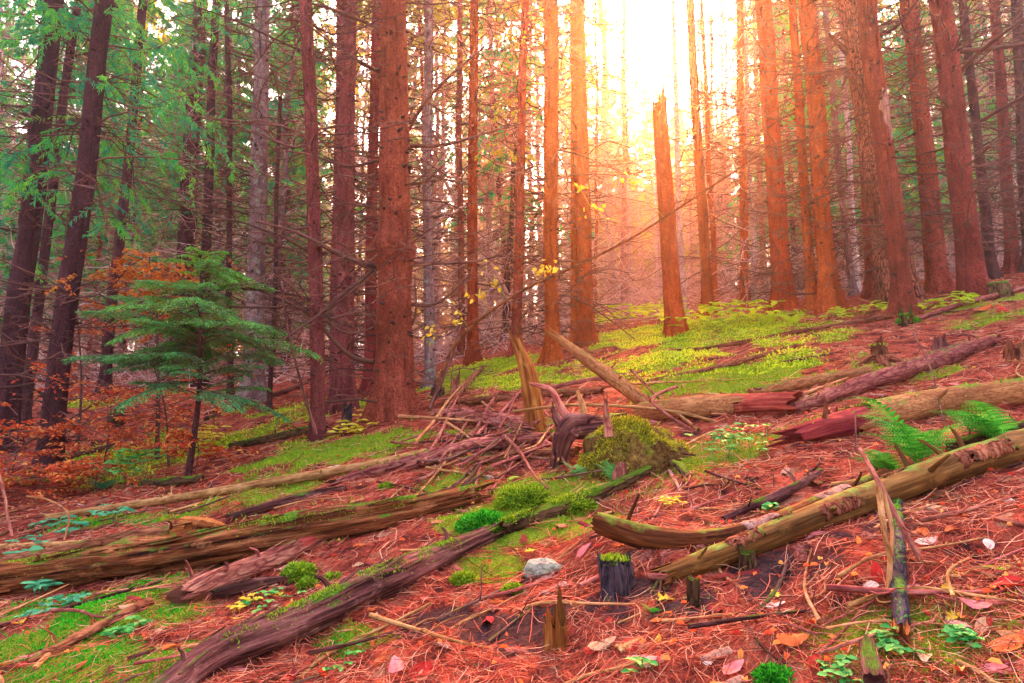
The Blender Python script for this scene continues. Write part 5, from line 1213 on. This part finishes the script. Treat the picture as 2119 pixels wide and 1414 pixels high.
# copper beech saplings
def beech(px, py, hpx, spx, label, mat='beech', nbr=10, dens=26, ls=.06, lean=0., z0=.25, name='beech_sapling'):
    g = G(px, py); k = depth(g)/F; h = hpx*k; root = thing(name, g, label, 'sapling')
    p = spline([g-np.array([0, 0, .05]), g+np.array([lean*.4*h+.04, 0, h*.5]), g+np.array([lean*h, 0, h])], 16)
    mb = MB(); tubes(mb, p[None], np.linspace(.012, .003, 16)[None]*max(.6, h), 6, tint=.2)
    tz = rng.uniform(z0, 1, nbr)*15; i0 = np.minimum(tz.astype(int), 14); S = p[i0]
    a = rng.random(nbr)*6.28; D = unit(np.stack([np.cos(a), np.sin(a)*.8, rng.uniform(-.05, .4, nbr)], 1)); L = spx*k*rng.uniform(.55, 1.1, nbr)
    P = limb_batch(S, D, L, rng.uniform(-.25, .05, nbr), 7, .05); tubes(mb, P, np.full((nbr, 1), .004)*np.linspace(1.2, .4, 7)[None], 4)
    m_ = nbr*7; bi = np.repeat(np.arange(nbr), 7); tt = rng.uniform(.2, .95, m_)*6; j0 = np.minimum(tt.astype(int), 5)
    T = unit(P[bi, j0+1]-P[bi, j0]); sd = unit(np.cross(T, [0, 0, 1.]))*np.sign(rng.normal(size=(m_, 1)))
    P2 = limb_batch(P[bi, j0], unit(T*.8+sd*.8), L[bi]*rng.uniform(.15, .42, m_), rng.uniform(-.2, .1, m_), 5); tubes(mb, P2, np.full((m_, 5), .002), 3)
    part('stems', mb, 'twig', root)
    mb = MB(); bi = np.repeat(np.arange(m_), dens); tt = rng.uniform(.05, 1, len(bi))*4; j0 = np.minimum(tt.astype(int), 3); fr = (tt-j0)[:, None]
    SS = P2[bi, j0]*(1-fr)+P2[bi, j0+1]*fr; TT = unit(P2[bi, j0+1]-P2[bi, j0]); s2 = unit(np.cross(TT, [0, 0, 1.]))*np.where(rng.random((len(bi), 1)) < .5, 1, -1)
    kk = rng.random(len(bi)) < .55; SS, TT, s2 = SS[kk], TT[kk], s2[kk]
    leafs(mb, SS+rdir(len(SS))*.015, unit(TT*.5+s2+rdir(len(SS))*.45-np.array([0, 0, .2])), np.array([0, 0, 1.])+rdir(len(SS))*.5, ls*rng.uniform(.6, 1.2, len(SS)), ls*.58, .25)
    part('leaves', mb, mat, root)
beech(350, 968, 240, 230, 'copper beech spreading low behind and below the young fir', nbr=18, lean=-.25, dens=17)
beech(325, 950, 430, 170, 'tall orange beech whose leaves show at the top left of the young fir', 'beech_orange', nbr=30, lean=-.12, z0=.70, dens=24)
beech(215, 960, 160, 200, 'wide copper beech right of the mossy footed leaning trunk', nbr=16, dens=16)
beech(160, 940, 300, 120, 'thin red leaved beech crossing the mossy footed leaning trunk', nbr=8, z0=.6, lean=-.1, dens=16)
beech(20, 1000, 150, 170, 'copper beech at the left edge before the thick trunk', nbr=17, dens=18)
beech(70, 1040, 90, 170, 'low copper beech sprawling at the left edge above the pole', nbr=17, dens=18)
beech(190, 1020, 70, 150, 'low copper red sprig in front of the mossy footed trunk', nbr=10, dens=18)
beech(400, 985, 90, 120, 'low copper sprig at the foot of the young fir', nbr=8, dens=16)

# slender arching sapling with yellow leaves
Y0 = G(890, 850)[1]
q = spline([at(886, 856, Y0), at(930, 735, Y0-.2), at(985, 668, Y0-.4), at(1075, 605, Y0-.6), at(1180, 556, Y0-.8), at(1300, 497, Y0-1), at(1440, 408, Y0-1.2), at(1565, 325, Y0-1.4)], 60)
root = thing('arching_sapling', q[0], 'slender sapling arching right across the trunks with a few yellow leaves', 'sapling')
mb = MB(); tube(mb, q, np.linspace(8, 3, 60)/2/F*Y0, 8, .06, 5, 3)
for t in range(16):
    i0 = int(rng.integers(10, 58)); D = unit(unit(q[i0+1]-q[i0])+rdir(1)[0]*.7); tubes(mb, limb_batch(q[i0][None], D[None], np.array([rng.uniform(.15, .5)]), np.array([.1]), 6), np.linspace(.006, .002, 6)[None], 4)
part('stem', mb, 'log_brown', root)
mb = MB()
for (x, y) in ((885, 690), (950, 662), (1018, 575), (1125, 550), (1200, 390), (1300, 375), (1135, 548), (1240, 440), (985, 610)):
    c = at(x, y, Y0-.5); nn = 9
    leafs(mb, c+rng.normal(size=(nn, 3))*.07, unit(rdir(nn)-np.array([0, 0, .5])), rdir(nn), .075, .05)
    j0 = int(np.argmin(((q-c)**2).sum(1))); tubes(mb, np.stack([q[j0], (q[j0]+c)/2+np.array([0, 0, .05]), c])[None], np.full((1, 3), .003), 4, tint=0)
part('leaves', mb, 'yellow', root)

# brushwood: dry thin stems and twigs filling the lower air between the far trunks
mb = MB()
nbz = 17000; Yb = rng.uniform(17, 50, nbz); Xb = rng.uniform(-.95, .95, nbz)*Yb; S = np.stack([Xb, Yb, H(Xb, Yb)+np.where(rng.random(nbz) < .35, 0, rng.uniform(.2, 11, nbz))], 1)
a = rng.random(nbz)*6.28; D = unit(np.stack([np.cos(a), np.sin(a)*.6, rng.normal(size=nbz)*.55+.1], 1))
P = limb_batch(S, D, rng.uniform(.6, 2.6, nbz), rng.uniform(-.4, .2, nbz), 6, .07)
tubes(mb, P, rng.uniform(.008, .018, nbz)[:, None]*np.linspace(1, .4, 6)[None], 3)
bi = np.repeat(np.arange(nbz), 3); j0 = rng.integers(0, 5, len(bi))
tubes(mb, limb_batch(P[bi, j0], unit(D[bi]+rdir(len(bi))*.9), rng.uniform(.2, .9, len(bi)), rng.uniform(-.4, .2, len(bi)), 4, .06), np.full((len(bi), 4), .008), 3)
tag(link('brushwood', mb.mesh('brushwood', 'brush')), 'dense dry brushwood and dead twigs filling the wood behind the front trunks', 'brushwood', kind='stuff')


# ------------------------------------------------------------------ haze
m = bpy.data.materials.new('forest haze'); m.use_nodes = True; n = m.node_tree
n.nodes.remove(n.nodes['Principled BSDF'])
pv = n.nodes.new('ShaderNodeVolumePrincipled'); pv.inputs['Density'].default_value = .0016
pv.inputs['Color'].default_value = (1, .82, .80, 1); pv.inputs['Anisotropy'].default_value = .81
n.links.new(pv.outputs[0], n.nodes['Material Output'].inputs['Volume'])
M['haze'] = m
zl, zh = float(gz.min())-1, 44.0
v = np.array([(x, y, z) for x in (-152, 152) for y in (-42, 224) for z in (zl, zh)], float)
mb = MB(); mb.add(v, [(0, 1, 3, 2), (4, 6, 7, 5), (0, 4, 5, 1), (2, 3, 7, 6), (0, 2, 6, 4), (1, 5, 7, 3)])
tag(link('haze', mb.mesh('haze', 'haze', smooth=False)), 'warm haze filling the air between the trunks', 'haze', kind='stuff')
